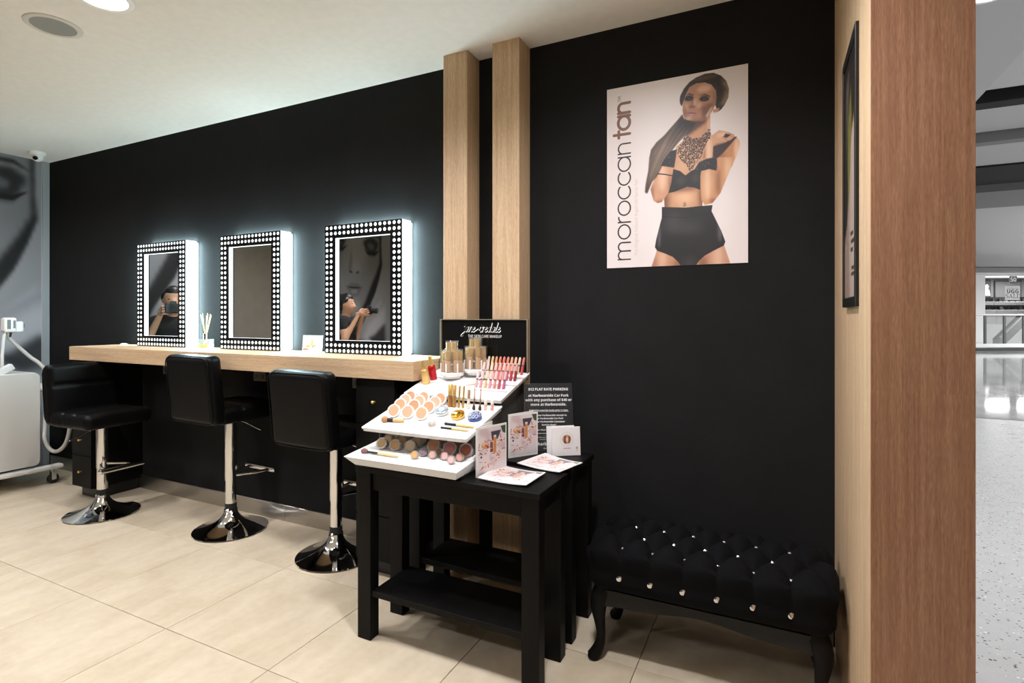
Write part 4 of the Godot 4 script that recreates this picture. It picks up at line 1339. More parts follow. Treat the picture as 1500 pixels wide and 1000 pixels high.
	var trm: ArrayMesh = tr.commit()
	var ord := ["first", "second", "third", "fourth", "fifth", "sixth", "seventh", "eighth", "ninth", "tenth"]
	for r in rows:
		for i in r[1]:
			var o := thing("lip_gloss", "slim lip gloss tube, %s from the left in the %s row of the rack" % [ord[i], r[0]], "lip gloss", on_tray(3, lerpf(r[2], r[3], float(i) / (r[1] - 1)), r[4]), 0.0, "lip glosses in the " + r[0] + " row")
			o.rotation = Vector3(-0.35 + tilt(3), 0, -0.16)
			var col: Color = r[5][i]
			var gm := mat(col.r8, col.g8, col.b8, 0.25)
			part(o, "tube", tbm, gm)
			var pale := col.lerp(Color8(246, 240, 232), 0.55) if r[0] != "back" else col.lerp(Color8(246, 236, 222), 0.2)
			part(o, "cap", tcm, mat(pale.r8, pale.g8, pale.b8, 0.3))
			part(o, "ring", trm, M.silver)
	for i in 3:
		var o := thing("brow_pencil", "pale brow pencil with black tip lying before the glosses, " + ["the lower one", "the middle one", "the upper one"][i], "pencil", on_tray(3, -1.262 + 0.012 * i, 0.115 + 0.006 * i), -0.5, "brow pencils on the upper tray")
		o.rotation.x = tilt(3)
		var p := B()
		cyl(p, Vector3(0, 0.004, 0.0), Vector3(0.0, 0.004, -0.055), 0.0034, 8)
		part(o, "barrel", p, mat(232, 214, 190, 0.4))
		p = B()
		cyl(p, Vector3(0, 0.004, -0.055), Vector3(0.0, 0.004, -0.088), 0.0032, 8, 0.0012)
		part(o, "tip", p, M.black)

func side_of(a: float) -> String:
	var k := posmod(int(round(a / (PI / 4.0))), 8)
	return ["right side", "front right", "front", "front left", "left side", "rear left", "rear", "rear right"][k]

func tilt(n: int) -> float:
	var a: Vector2 = TRAYS[n][0]
	var b: Vector2 = TRAYS[n][1]
	return atan2(b.x - a.x, a.y - b.y)

# round powder compact with a clear rim, standing on its edge and leaning back
func compact(called: String, label: String, group: String, n: int, x: float, s: float, r: float, col: Color, thick: float, lean: float, clear_rim := false) -> void:
	var o := thing(called, label, "powder compact" if not clear_rim else "powder jar", on_tray(n, x, s, 0.003), 0.22, group)
	var xf := Transform3D(Basis(Vector3.RIGHT, PI / 2 - lean), Vector3(0, r * cos(lean) + 0.001, -r * sin(lean)))
	var st := B()
	lathe(st, [Vector2(0, -thick), Vector2(r * 0.96, -thick), Vector2(r, -thick * 0.8), Vector2(r, -0.001), Vector2(r * 0.97, 0.0), Vector2(r * 0.84, 0.0), Vector2(r * 0.8, -0.002), Vector2(r * 0.76, -0.002)], xf, 24)
	part(o, "case", st, glass(226, 220, 210, 0.55, 0.15) if clear_rim else M.white_gloss)
	st = B()
	lathe(st, [Vector2(r * 0.78, -0.0022), Vector2(r * 0.74, -0.0008), Vector2(0, -0.0006)], xf, 20)
	part(o, "powder", st, mat(col.r8, col.g8, col.b8, 0.75))
	if clear_rim:
		st = B()
		lathe(st, [Vector2(0, -thick * 0.9), Vector2(r * 0.9, -thick * 0.9), Vector2(r * 0.9, -0.003)], xf, 20)
		part(o, "filling", st, mat(col.r8, col.g8, col.b8, 0.8))

func brush(label: String, n: int, x: float, s: float, turn: float, len: float, head_len: float, head_r: float, head: Color, ferrule: Material, handle: Material, group := "", hr := 0.004) -> Node3D:
	var o := thing("makeup_brush", label, "brush", on_tray(n, x, s, head_r * 0.55), turn, group)
	if n > 0: o.rotation.x = tilt(n)
	var xf := Transform3D(Basis(Vector3(0, 1, 0), Vector3(1, 0, 0), Vector3(0, 0, -1)), Vector3.ZERO)
	var st := B()
	lathe(st, [Vector2(0, 0), Vector2(head_r * 0.6, head_len * 0.12), Vector2(head_r, head_len * 0.45), Vector2(head_r * 0.8, head_len * 0.8), Vector2(hr, head_len), Vector2(0, head_len)], xf, 14)
	part(o, "bristles", st, mat(head.r8, head.g8, head.b8, 0.9))
	st = B()
	lathe(st, [Vector2(hr, head_len), Vector2(hr * 1.05, head_len + len * 0.35), Vector2(0, head_len + len * 0.35)], xf, 10)
	part(o, "ferrule", st, ferrule)
	st = B()
	lathe(st, [Vector2(0, head_len + len * 0.35), Vector2(hr, head_len + len * 0.35), Vector2(hr * 1.2, head_len + len * 0.7), Vector2(hr * 0.8, head_len + len), Vector2(0, head_len + len)], xf, 10)
	part(o, "handle", st, handle)
	return o

func fill_middle_tray() -> void:
	var tan_handle := mat(232, 196, 128, 0.5)
	var cols := [Color8(214, 172, 134), Color8(206, 158, 118), Color8(216, 176, 142), Color8(200, 150, 108)]
	var rown := ["front", "second", "third", "rearmost"]
	var coln := ["left", "middle", "right"]
	var xs := [[-1.449, -1.378, -1.308], [-1.462, -1.39, -1.314], [-1.472, -1.396, -1.314], [-1.474, -1.402, -1.313]]
	var ss := [0.102, 0.164, 0.212, 0.254]
	for r in 4:
		for c in 3:
			compact("powder_compact", "peach powder compact in the %s column, %s row, on the middle tray" % [coln[c], rown[r]], "peach compacts on the middle tray", 2, xs[r][c], ss[r], 0.029, cols[(r + c * 2) % 4], 0.012, 0.42)
	brush("short fat tan powder brush lying before the peach compacts", 2, -1.475, 0.066, 0.12, 0.075, 0.03, 0.0155, Color8(196, 140, 92), M.ink, mat(232, 184, 122, 0.5), "", 0.0075)
	# standing tubes
	var stand := [[-1.259, 0.258, 0.0105, 0.095, "wide bronze flat tube, left of its pair", mat(190, 138, 78, 0.3, 0.5), M.gold], [-1.236, 0.256, 0.0085, 0.094, "narrower bronze tube, right of its pair", mat(196, 150, 92, 0.3, 0.5), M.gold],
		[-1.213, 0.253, 0.0048, 0.092, "slim gold mascara stick, left of its pair", M.gold, M.gold], [-1.193, 0.255, 0.0048, 0.092, "slim gold mascara stick, right of its pair", M.gold, M.gold],
		[-1.168, 0.256, 0.0065, 0.078, "white concealer tube with bronze cap on the middle tray", mat(238, 226, 212, 0.4), mat(186, 150, 104, 0.35, 0.4)],
		[-1.086, 0.257, 0.0068, 0.04, "small clear beige vial standing on the middle tray", mat(222, 196, 168, 0.3), mat(236, 226, 214, 0.3)], [-1.055, 0.257, 0.0068, 0.042, "small pink vial at the right end of the middle tray", mat(232, 176, 160, 0.3), mat(240, 222, 214, 0.3)]]
	for t in stand:
		var o := thing("cosmetic_tube", t[4], "tube", on_tray(2, t[0], t[1]), 0.0, "")
		o.rotation = Vector3(-0.1, 0, 0.05 if t[3] > 0.093 else 0.0)
		var st := B()
		lathe(st, [Vector2(0, 0), Vector2(t[2], 0), Vector2(t[2], t[3] * 0.52), Vector2(0, t[3] * 0.52)], Transform3D(), 12)
		part(o, "tube", st, t[5])
		st = B()
		lathe(st, [Vector2(0, t[3] * 0.53), Vector2(t[2] * 0.96, t[3] * 0.53), Vector2(t[2] * 0.96, t[3] - 0.002), Vector2(t[2] * 0.8, t[3]), Vector2(0, t[3])], Transform3D(), 12)
		part(o, "cap", st, t[6])
	for b in [[-1.135, "left"], [-1.106, "right"]]:
		var o := thing("standing_brush", "thin make-up brush standing on its dark bristles, %s of the pair" % b[1], "brush", on_tray(2, b[0], 0.244), 0.0, "brushes standing on the middle tray")
		o.rotation.x = -0.12
		var st := B()
		lathe(st, [Vector2(0, 0), Vector2(0.0068, 0.003), Vector2(0.0062, 0.012), Vector2(0.003, 0.021), Vector2(0, 0.021)], Transform3D(), 12)
		part(o, "bristles", st, mat(62, 42, 36, 0.9))
		st = B()
		lathe(st, [Vector2(0.003, 0.021), Vector2(0.003, 0.05), Vector2(0.0025, 0.051), Vector2(0.0018, 0.09), Vector2(0, 0.092)], Transform3D(), 8)
		part(o, "handle", st, mat(150, 104, 76, 0.35, 0.3))
	# three round compacts lying
	var marble := triplanar(printed(toned(96, 96, [[noise_img(96, 96, 0.09, 75, 3), 2.2]], Color8(20, 28, 62), Color8(186, 196, 222)), 0.15), Vector3(16, 16, 16))
	for d in [[-1.251, 0.184, mat(172, 190, 204, 0.2, 0.5), M.white_gloss, "round compact with pale blue lid and white side lying on the middle tray"], [-1.162, 0.165, mat(214, 160, 52, 0.12, 0.9), M.gold, "round mirrored gold compact lying on the middle tray"], [-1.083, 0.165, marble, mat(70, 92, 168, 0.15, 0.4), "round navy and silver marbled compact lying on the middle tray"]]:
		var o := thing("round_compact", d[4], "compact", on_tray(2, d[0], d[1]), 0.0, "round compacts lying on the middle tray")
		o.rotation.x = tilt(2) + 0.12
		var st := B()
		lathe(st, [Vector2(0, 0.003), Vector2(0.026, 0.003), Vector2(0.0285, 0.005), Vector2(0.0285, 0.013), Vector2(0.027, 0.0145), Vector2(0, 0.0145)], Transform3D(), 28)
		part(o, "case", st, d[3])
		st = B()
		lathe(st, [Vector2(0.0285, 0.0148), Vector2(0.0285, 0.0185), Vector2(0.026, 0.021), Vector2(0.012, 0.0225), Vector2(0, 0.0228)], Transform3D(), 28)
		part(o, "lid", st, d[2])
	var j := thing("cream_jar", "tiny white cream jar at the front of the middle tray", "jar", on_tray(2, -1.234, 0.079))
	j.rotation.x = tilt(2)
	var jt := B()
	lathe(jt, [Vector2(0, 0), Vector2(0.0155, 0), Vector2(0.0165, 0.002), Vector2(0.0165, 0.012), Vector2(0, 0.012)], Transform3D(), 20)
	part(j, "jar", jt, mat(228, 214, 200, 0.3))
	jt = B()
	lathe(jt, [Vector2(0.0172, 0.0122), Vector2(0.0172, 0.022), Vector2(0.016, 0.0232), Vector2(0, 0.0232)], Transform3D(), 20)
	part(j, "lid", jt, M.white_gloss)
	brush("flat black ferruled brush with tan handle, rear of the pair on the middle tray", 2, -1.185, 0.095, -0.06, 0.122, 0.016, 0.0065, Color8(60, 50, 48), M.ink, tan_handle, "flat brushes on the middle tray", 0.0048)
	brush("flat black ferruled brush with tan handle, front of the pair on the middle tray", 2, -1.183, 0.062, -0.04, 0.115, 0.014, 0.005, Color8(60, 50, 48), M.ink, tan_handle, "flat brushes on the middle tray", 0.0038)

func fill_lower_tray() -> void:
	var coln := ["first", "second", "third", "fourth", "fifth", "sixth"]
	var rown := ["front", "second", "third", "rearmost"]
	var cx := [-1.458, -1.39, -1.322, -1.229, -1.144, -1.072]
	var front := [0.106, 0.108, 0.118, 0.146, 0.132, 0.134]
	var col := [Color8(204, 176, 130), Color8(206, 164, 118), Color8(214, 186, 152), Color8(196, 138, 94), Color8(198, 120, 112), Color8(164, 92, 66)]
	for c in 6:
		for r in 4:
			var s: float = front[c] + 0.046 * r
			var k: Color = col[c].darkened(0.04 * ((r * 3 + c) % 3))
			compact("powder_jar", "clear rimmed loose powder jar, %s column from the left, %s row, on the lower tray" % [coln[c], rown[r]], "powder jars on the lower tray", 1, cx[c] - 0.004 * r, s, 0.0235 if c < 3 else 0.0275, k, 0.026, 0.45, true)
	var pots := [[-1.253, 0.055, Color8(236, 178, 110), "amber"], [-1.236, 0.09, Color8(150, 128, 150), "grey violet"], [-1.186, 0.08, Color8(226, 178, 166), "rosy"], [-1.178, 0.114, Color8(150, 112, 88), "brown"], [-1.132, 0.082, Color8(238, 186, 182), "light pink"], [-1.087, 0.055, Color8(240, 190, 190), "pale pink"], [-1.07, 0.09, Color8(236, 172, 156), "salmon"]]
	for p in pots:
		compact("shadow_pot", "small clear pot of %s powder at the front of the lower tray" % p[3], "small pots at the front of the lower tray", 1, p[0], p[1], 0.0155, p[2], 0.014, 0.3, true)
	brush("long make-up brush with mauve bristles and tan handle on the lower tray", 1, -1.512, 0.056, -0.03, 0.155, 0.034, 0.0125, Color8(136, 92, 92), M.ink, mat(236, 200, 138, 0.5), "", 0.0042)

# ------------------------------------------------------------------ papers on the console table
func flatlay_image(sd: int, pale: float) -> Image:
	var r := RandomNumberGenerator.new()
	r.seed = sd
	var img := Image.create(240, 320, false, Image.FORMAT_RGBA8)
	img.fill(Color8(232, 218, 216))
	for i in 10:
		soft(img, [ring_pts(Vector2(r.randf_range(0, 240), r.randf_range(0, 320)), r.randf_range(14, 40), r.randf_range(14, 40))], Color8(206, 178, 178, 150), 14.0)
	soft(img, [pairs([110, 30, 200, 30, 170, 90, 120, 100])], Color8(64, 66, 84), 4.0)
	soft(img, [pairs([195, 0, 240, 0, 240, 60, 215, 50])], Color8(64, 84, 56), 3.0)
	poly(img, ring_pts(Vector2(60, 120), 34, 26), Color8(214, 150, 108))
	poly(img, ring_pts(Vector2(60, 110), 30, 16), Color8(236, 192, 150))
	poly(img, pairs([104, 96, 126, 96, 128, 180, 102, 180]), Color8(124, 74, 66))
	poly(img, pairs([132, 70, 158, 70, 156, 190, 130, 190]), Color8(206, 140, 84))
	poly(img, pairs([134, 60, 156, 60, 156, 74, 134, 74]), Color8(236, 222, 200))
	for i in 46:
		var p := Vector2(r.randf_range(6, 234), r.randf_range(80, 306))
		var d := Vector2.from_angle(r.randf_range(0, TAU))
		var q := r.randf_range(8, 34)
		var cs := [Color8(186, 128, 96), Color8(150, 70, 66), Color8(210, 110, 120), Color8(96, 60, 56), Color8(214, 176, 132), Color8(240, 232, 228), Color8(150, 154, 170)]
		stroke(img, [p, p + d * q], r.randf_range(3, 9), cs[r.randi() % cs.size()])
	for i in 12:
		poly(img, ring_pts(Vector2(r.randf_range(20, 220), r.randf_range(90, 300)), r.randf_range(5, 13), r.randf_range(4, 9), 12), [Color8(176, 56, 70), Color8(216, 120, 136), Color8(58, 48, 60), Color8(226, 196, 168)][r.randi() % 4])
	soft(img, [pairs([40, 300, 240, 250, 240, 320, 30, 320])], Color8(234, 226, 226, 220), 12.0)
	if pale > 0.0:
		var l := Image.create(240, 320, false, Image.FORMAT_RGBA8)
		l.fill(Color(0.96, 0.93, 0.92, pale))
		img.blend_rect(l, Rect2i(0, 0, 240, 320), Vector2i.ZERO)
	img.resize(480, 640, Image.INTERPOLATE_CUBIC)
	return img

func build_table_papers() -> void:
	var y := 0.691
	var art := printed(flatlay_image(3, 0.0), 0.35)
	var art_pale := printed(flatlay_image(9, 0.35), 0.35)
	# two booklets standing half open: [spine, outer edge of the front cover]
	for b in [[Vector3(-0.995, y, 0.71), Vector3(-0.945, y, 0.563), 0.184, "make-up booklet standing half open beside the lower tray, the nearer of two"], [Vector3(-1.012, y, 0.41), Vector3(-0.931, y, 0.288), 0.184, "make-up booklet standing half open in front of the parking notice"]]:
		var d: Vector3 = b[1] - b[0]
		var w := d.length()
		var o := thing("standing_booklet", b[3], "booklet", b[0], atan2(-d.z, d.x), "booklets standing on the console tables")
		var h: float = b[2]
		var st := B()
		box(st, Vector3(w / 2, h / 2, -0.001), Vector3(w, h, 0.002))
		part(o, "front_cover", st, M.paper)
		st = B()
		picture(st, Vector3(0.008, h - 0.008, 0.0004), Vector3(w - 0.006, h - 0.008, 0.0004), Vector3(w - 0.006, 0.01, 0.0004), Vector3(0.008, 0.01, 0.0004))
		part(o, "cover_print", st, art)
		st = B()
		box(st, Vector3(w / 2, h / 2, -0.0015), Vector3(w, h, 0.002), 0.0, Transform3D(Basis(Vector3.UP, 0.42 if b[0].z > 0.6 else 0.2), Vector3(0, 0, -0.002)))
		part(o, "back_cover", st, M.paper)
	# two leaflets lying, their edges curling up a little
	for l in [[[Vector2(-0.978, 0.731), Vector2(-0.975, 0.556), Vector2(-0.781, 0.559), Vector2(-0.783, 0.732)], "make-up leaflet lying flat at the front corner of the table"], [[Vector2(-0.935, 0.488), Vector2(-0.886, 0.31), Vector2(-0.70, 0.368), Vector2(-0.736, 0.532)], "make-up leaflet lying flat before the white display cards"]]:
		var c: Array = l[0]
		var mid: Vector2 = (c[0] + c[1] + c[2] + c[3]) / 4
		var o := thing("flat_leaflet", l[1], "leaflet", Vector3(mid.x, y, mid.y), 0.0, "leaflets lying on the table")
		var body := B()
		var face := B()
		var N := 8
		var P := func(a: float, b: float, up: float) -> Vector3:
			var q: Vector2 = (c[1] as Vector2).lerp(c[2], a).lerp((c[0] as Vector2).lerp(c[3], a), b) - mid
			return Vector3(q.x, up + 0.012 * pow(1.0 - a, 2.0) * (1.0 - 0.4 * b) + 0.007 * pow(a, 3.0), q.y)
		for i in N:
			var a := float(i) / N
			var e := float(i + 1) / N
			quad(body, P.call(a, 0, 0.003), P.call(e, 0, 0.003), P.call(e, 1, 0.003), P.call(a, 1, 0.003), Vector3.UP)
			quad(body, P.call(a, 0, 0.0003), P.call(e, 0, 0.0003), P.call(e, 1, 0.0003), P.call(a, 1, 0.0003), Vector3.DOWN)
			for b in [0.0, 1.0]: quad(body, P.call(a, b, 0.0003), P.call(e, b, 0.0003), P.call(e, b, 0.003), P.call(a, b, 0.003), Vector3(0, 0, 1 if b > 0.5 else -1))
			var v := [[a, 0.05], [e, 0.05], [e, 0.93], [a, 0.05], [e, 0.93], [a, 0.93]]
			for k in v:
				face.set_normal(Vector3.UP); face.set_uv(Vector2(k[0], k[1])); face.add_vertex(P.call(lerpf(0.04, 0.96, k[0]), k[1], 0.0034))
		for a in [0.0, 1.0]: quad(body, P.call(a, 0, 0.0003), P.call(a, 1, 0.0003), P.call(a, 1, 0.003), P.call(a, 0, 0.003), Vector3(1 if a > 0.5 else -1, 0, 0))
		part(o, "pages", body, M.paper)
		part(o, "page_print", face, art_pale)
	# parking notice in a clear stand, leaning back
	var s := thing("parking_notice", "black parking notice with white lettering in a clear stand", "sign", Vector3(-0.9, y, 0.226), 0.5)
	var lean := Transform3D(Basis(Vector3.RIGHT, -0.24), Vector3.ZERO)
	var st := B()
	box(st, Vector3(0, 0.149, 0), Vector3(0.214, 0.298, 0.003), 0.0, lean)
	var face := part(s, "notice_sheet", st, M.black)
	st = B()
	box(st, Vector3(0, 0.151, 0.0028), Vector3(0.218, 0.302, 0.0015), 0.0, lean)
	box(st, Vector3(0, 0.151, -0.0028), Vector3(0.218, 0.302, 0.0015), 0.0, lean)
	box(st, Vector3(0, 0.0015, -0.035), Vector3(0.214, 0.002, 0.075))
	part(s, "clear_holder", st, glass(120, 124, 124, 0.03))
	var lines := [["$12 FLAT RATE PARKING", 0.0158, 0.274, true], ["at Harbourside Car Park", 0.0158, 0.246, true], ["with any purchase of $40 or", 0.0158, 0.226, true], ["more at Harbourside.", 0.0158, 0.206, true], ["Validation must be made prior to 5pm.", 0.0095, 0.18, true], ["Take your Harbourside receipt to", 0.0101, 0.158, true], ["your Harbourside Car Park", 0.0101, 0.144, true], ["at the Harbourside Customer", 0.0101, 0.13, true], ["Service Desk*", 0.0101, 0.116, true], ["Open: 10am to 9pm, Mon to Sun", 0.0087, 0.094, true], ["*Conditions apply. Subject to availability.", 0.0060, 0.062, false], ["See desk for details of this offer.", 0.0060, 0.053, false], ["harbourside", 0.0182, 0.033, true], ["Darling Harbour", 0.0077, 0.014, false]]
	for l in lines:
		var t := lettering(face, "lettering", l[0], l[1], lean * Vector3(0, l[2], 0.0042), M.paper, l[3])
		t.basis = lean.basis * t.basis
	st = B()
	box(st, Vector3(0, 0.079, 0.0042), Vector3(0.18, 0.0018, 0.0004), 0.0, lean)
	box(st, Vector3(0, 0.174, 0.0042), Vector3(0.18, 0.001, 0.0004), 0.0, lean)
	part(face, "rule", st, M.paper)
	# two square white cards
	var img := Image.create(256, 256, false, Image.FORMAT_RGBA8)
	img.fill(Color8(236, 234, 232))
	poly(img, ring_pts(Vector2(132, 108), 42, 42, 32), Color8(206, 150, 122))
	soft(img, [pairs([108, 80, 126, 74, 128, 150, 104, 140]), pairs([150, 76, 166, 90, 160, 140, 146, 150])], Color8(110, 66, 60), 5.0)
	soft(img, [ring_pts(Vector2(134, 112), 12, 22)], Color8(236, 206, 186), 5.0)
	for i in 22:
		var a := TAU * i / 22.0
		stroke(img, [Vector2(132, 108) + Vector2.from_angle(a) * 58, Vector2(132, 108) + Vector2.from_angle(a) * (63 + (i % 3) * 2)], 3.0, Color8(150, 142, 142))
	for i in 7: img.fill_rect(Rect2i(100 + i * 10, 186, 7, 10), Color8(222, 120, 160))
	poly(img, ring_pts(Vector2(226, 190), 9, 12), Color8(196, 150, 132))
	poly(img, ring_pts(Vector2(226, 214), 8, 8), Color8(232, 196, 196))
	var cm := printed(img, 0.3)
	for k in 2:
		var o := thing("display_card", ["square white card with a round picture leaning in front of the parking notice", "plain white square card standing behind the picture card"][k], "card", Vector3(-0.808 - 0.03 * k, y, 0.262 - 0.012 * k), 0.62, "square white cards")
		var cb := Transform3D(Basis(Vector3.RIGHT, -0.1), Vector3.ZERO)
		st = B()
		box(st, Vector3(0, 0.061, 0), Vector3(0.124, 0.122, 0.006), 0.001, cb)
		part(o, "card", st, M.paper)
		if k == 0:
			st = B()
			picture(st, cb * Vector3(-0.06, 0.12, 0.0033), cb * Vector3(0.06, 0.12, 0.0033), cb * Vector3(0.06, 0.002, 0.0033), cb * Vector3(-0.06, 0.002, 0.0033))
			part(o, "card_print", st, cm)

# ------------------------------------------------------------------ small things on the counter
func build_counter_items() -> void:
	var o := thing("reed_diffuser", "glass reed diffuser with yellow oil between two lit mirrors", "diffuser", Vector3(-3.485, COUNTER, 0.055), 0.2)
	var st := B()
	prism(st, round_rect(0.088, 0.06, 0.008), 0.058, Transform3D(Basis(Vector3.RIGHT, -PI / 2), Vector3(0, 0.001, 0)))
	part(o, "bottle", st, glass(214, 224, 220, 0.22))
	st = B()
	prism(st, round_rect(0.08, 0.052, 0.006), 0.02, Transform3D(Basis(Vector3.RIGHT, -PI / 2), Vector3(0, 0.003, 0)))
	part(o, "oil", st, mat(206, 176, 34, 0.15))
	st = B()
	lathe(st, [Vector2(0, 0.059), Vector2(0.0145, 0.059), Vector2(0.0145, 0.096), Vector2(0.0, 0.096)], Transform3D(), 18)
	part(o, "collar", st, M.chrome)
	for i in 9:
		var a := TAU * i / 9.0 + 0.3
		st = B()
		cyl(st, Vector3(-cos(a) * 0.008, 0.03, -sin(a) * 0.006), Vector3(cos(a) * rng.randf_range(0.025, 0.05), 0.225 + rng.randf_range(-0.012, 0.012), sin(a) * 0.022), 0.0017, 6)
		part(o, "reed", st, mat(214, 184, 128, 0.8))
	var c := thing("price_card", "small white card with a product picture leaning on the counter", "card", Vector3(-2.475, COUNTER, 0.085), 0.08)
	st = B()
	var lean := Transform3D(Basis(Vector3.RIGHT, -0.1), Vector3.ZERO)
	box(st, Vector3(0, 0.05, 0), Vector3(0.138, 0.1, 0.012), 0.001, lean)
	part(c, "card", st, M.paper)
	var img := Image.create(160, 116, false, Image.FORMAT_RGBA8)
	img.fill(Color8(240, 238, 232))
	poly(img, pairs([74, 28, 92, 28, 94, 76, 72, 76]), Color8(222, 190, 120))
	poly(img, pairs([34, 70, 62, 66, 66, 84, 32, 84]), Color8(232, 184, 84))
	stroke(img, [Vector2(84, 84), Vector2(116, 66)], 5.0, Color8(56, 44, 42))
	img.fill_rect(Rect2i(6, 94, 46, 8), Color8(214, 84, 70))
	img.fill_rect(Rect2i(132, 12, 14, 14), Color8(166, 182, 206))
	st = B()
	picture(st, lean * Vector3(-0.067, 0.098, 0.0064), lean * Vector3(0.067, 0.098, 0.0064), lean * Vector3(0.067, 0.003, 0.0064), lean * Vector3(-0.067, 0.003, 0.0064))
	part(c, "card_print", st, printed(img, 0.5))
	var n := thing("folded_tissue", "scrap of folded white paper on the far end of the counter", "paper", Vector3(-4.41, COUNTER, 0.07))
	st = B()
	prism(st, PackedVector2Array([Vector2(-0.035, 0.0), Vector2(0.035, 0.0), Vector2(0.02, 0.008), Vector2(-0.005, 0.012)]), 0.03, Transform3D(Basis(), Vector3(0, 0.0004, -0.015)))
	part(n, "sheet", st, M.paper)

# ------------------------------------------------------------------ treatment machine
func build_machine() -> void:
	var o := thing("treatment_machine", "white beauty treatment machine on castors by the mural", "machine", Vector3(-5.27, 0, 0.5))
	var st := B()
	rbox(st, Vector3(0, 0.508, 0.0), Vector3(0.215, 0.355, 0.19), 0.035, Transform3D(), [1, 1, 1], 4)
	part(o, "cabinet", st, mat(206, 205, 199, 0.35))
	st = B()
	prism(st, round_rect(0.37, 0.70, 0.035, 5), 0.006, Transform3D(Basis(Vector3(0, 0, -1), Vector3.UP, Vector3.RIGHT), Vector3(0.2135, 0.51, 0.0)))
	part(o, "side_panel", st, mat(212, 211, 205, 0.28))
	st = B()
	rbox(st, Vector3(0, 0.128, 0.0), Vector3(0.26, 0.016, 0.16), 0.014, Transform3D(), [1, 1, 1], 2)
	rbox(st, Vector3(0.235, 0.128, -0.2), Vector3(0.035, 0.016, 0.12), 0.014, Transform3D(), [1, 1, 1], 2)
	part(o, "foot_frame", st, M.offwhite)
	for p in [[0.235, -0.26], [0.235, 0.12], [-0.2, -0.1], [-0.2, 0.12]]:
		st = B()
		lathe(st, [Vector2(0, -0.014), Vector2(0.03, -0.014), Vector2(0.038, -0.008), Vector2(0.038, 0.008), Vector2(0.03, 0.014), Vector2(0, 0.014)], Transform3D(Basis(Vector3.FORWARD, PI / 2), Vector3(p[0], 0.0385, p[1])), 20)
		var c := part(o, "castor", st, M.rubber)
		st = B()
		for s in [-1, 1]: box(st, Vector3(p[0] + s * 0.019, 0.066, p[1]), Vector3(0.005, 0.07, 0.03), 0.001)
		cyl(st, Vector3(p[0], 0.09, p[1]), Vector3(p[0], 0.116, p[1]), 0.014, 12)
		part(c, "fork", st, M.silver)
	st = B()
	lathe(st, [Vector2(0, 0), Vector2(0.03, 0), Vector2(0.034, 0.014), Vector2(0.026, 0.036), Vector2(0, 0.04)], Transform3D(Basis(Vector3.RIGHT, -PI / 2), Vector3(0.19, 0.745, -0.188)), 18)
	part(o, "cable_knob", st, M.offwhite)
	st = B()
	box(st, Vector3(0.1, 0.885, 0.0), Vector3(0.05, 0.045, 0.13), 0.004, Transform3D(Basis(Vector3.RIGHT, 0.5), Vector3(0.03, 0.11, -0.42)))
	part(o, "holder_bracket", st, M.offwhite)
	# cradle arm that carries the handpiece
	st = B()
	tube(st, [Vector3(0.06, 0.855, -0.02), Vector3(0.06, 1.0, -0.02), Vector3(0.06, 1.14, -0.03), Vector3(0.07, 1.2, -0.05)], 0.011, 8)
	part(o, "cradle_arm", st, M.offwhite)
	var h := thing("laser_handpiece", "white handpiece with grey grip windows held up above the machine", "handpiece", Vector3(-5.2, 1.14, 0.445), 0.0)
	st = B()
	rbox(st, Vector3(0, 0.085, 0.0), Vector3(0.036, 0.055, 0.038), 0.016, Transform3D(), [1, 1, 1], 3)
	rbox(st, Vector3(0, 0.07, -0.055), Vector3(0.022, 0.042, 0.03), 0.014, Transform3D(), [1, 1, 1], 3)
	part(h, "shell", st, M.white)
	st = B()
	for g in [[Vector3(0.0365, 0.09, 0.012), Vector3(0.003, 0.07, 0.022)], [Vector3(0.0365, 0.09, -0.02), Vector3(0.003, 0.06, 0.014)], [Vector3(0.0, 0.08, -0.087), Vector3(0.02, 0.03, 0.01)]]:
		st = B()
		box(st, g[0], g[1], 0.001)
		part(h, "grip_window", st, mat(92, 94, 90, 0.4))
	st = B()
	lathe(st, [Vector2(0, -0.012), Vector2(0.012, -0.012), Vector2(0.018, 0.02), Vector2(0.02, 0.034), Vector2(0, 0.034)], Transform3D(), 16)
	part(h, "cable_collar", st, M.silver)
	st = B()
	var pts := [Vector3(-5.2, 1.131, 0.445), Vector3(-5.19, 1.08, 0.41), Vector3(-5.15, 0.982, 0.338), Vector3(-5.1, 0.93, 0.3), Vector3(-5.06, 0.86, 0.27), Vector3(-5.03, 0.76, 0.27), Vector3(-5.03, 0.6, 0.285), Vector3(-4.99, 0.43, 0.31), Vector3(-4.95, 0.38, 0.33)]
	pts.append_array([Vector3(-4.92, 0.31, 0.32), Vector3(-4.87, 0.28, 0.31), Vector3(-4.81, 0.29, 0.3), Vector3(-4.765, 0.34, 0.28), Vector3(-4.735, 0.43, 0.27), Vector3(-4.725, 0.57, 0.26), Vector3(-4.72, 0.72, 0.2)])
	var cv := Curve3D.new()
	for i in pts.size():
		var t: Vector3 = (pts[mini(i + 1, pts.size() - 1)] - pts[maxi(i - 1, 0)]) / 6.0
		cv.add_point(pts[i], -t, t)
	cv.bake_interval = 0.025
	tube(st, Array(cv.get_baked_points()), 0.0135, 10)
	solo("machine_cable", st, mat(176, 174, 168, 0.5), "thick pale grey cable looping from the handpiece to the floor side", "cable")

# ------------------------------------------------------------------ people seen in the mirrors
func capsule(p: Vector3, a: Vector3, b: Vector3, ra: float, rb: float) -> float:
	var d := b - a
	var t := clampf((p - a).dot(d) / maxf(d.length_squared(), 1e-9), 0.0, 1.0)
	return p.distance_to(a + d * t) - lerpf(ra, rb, t)

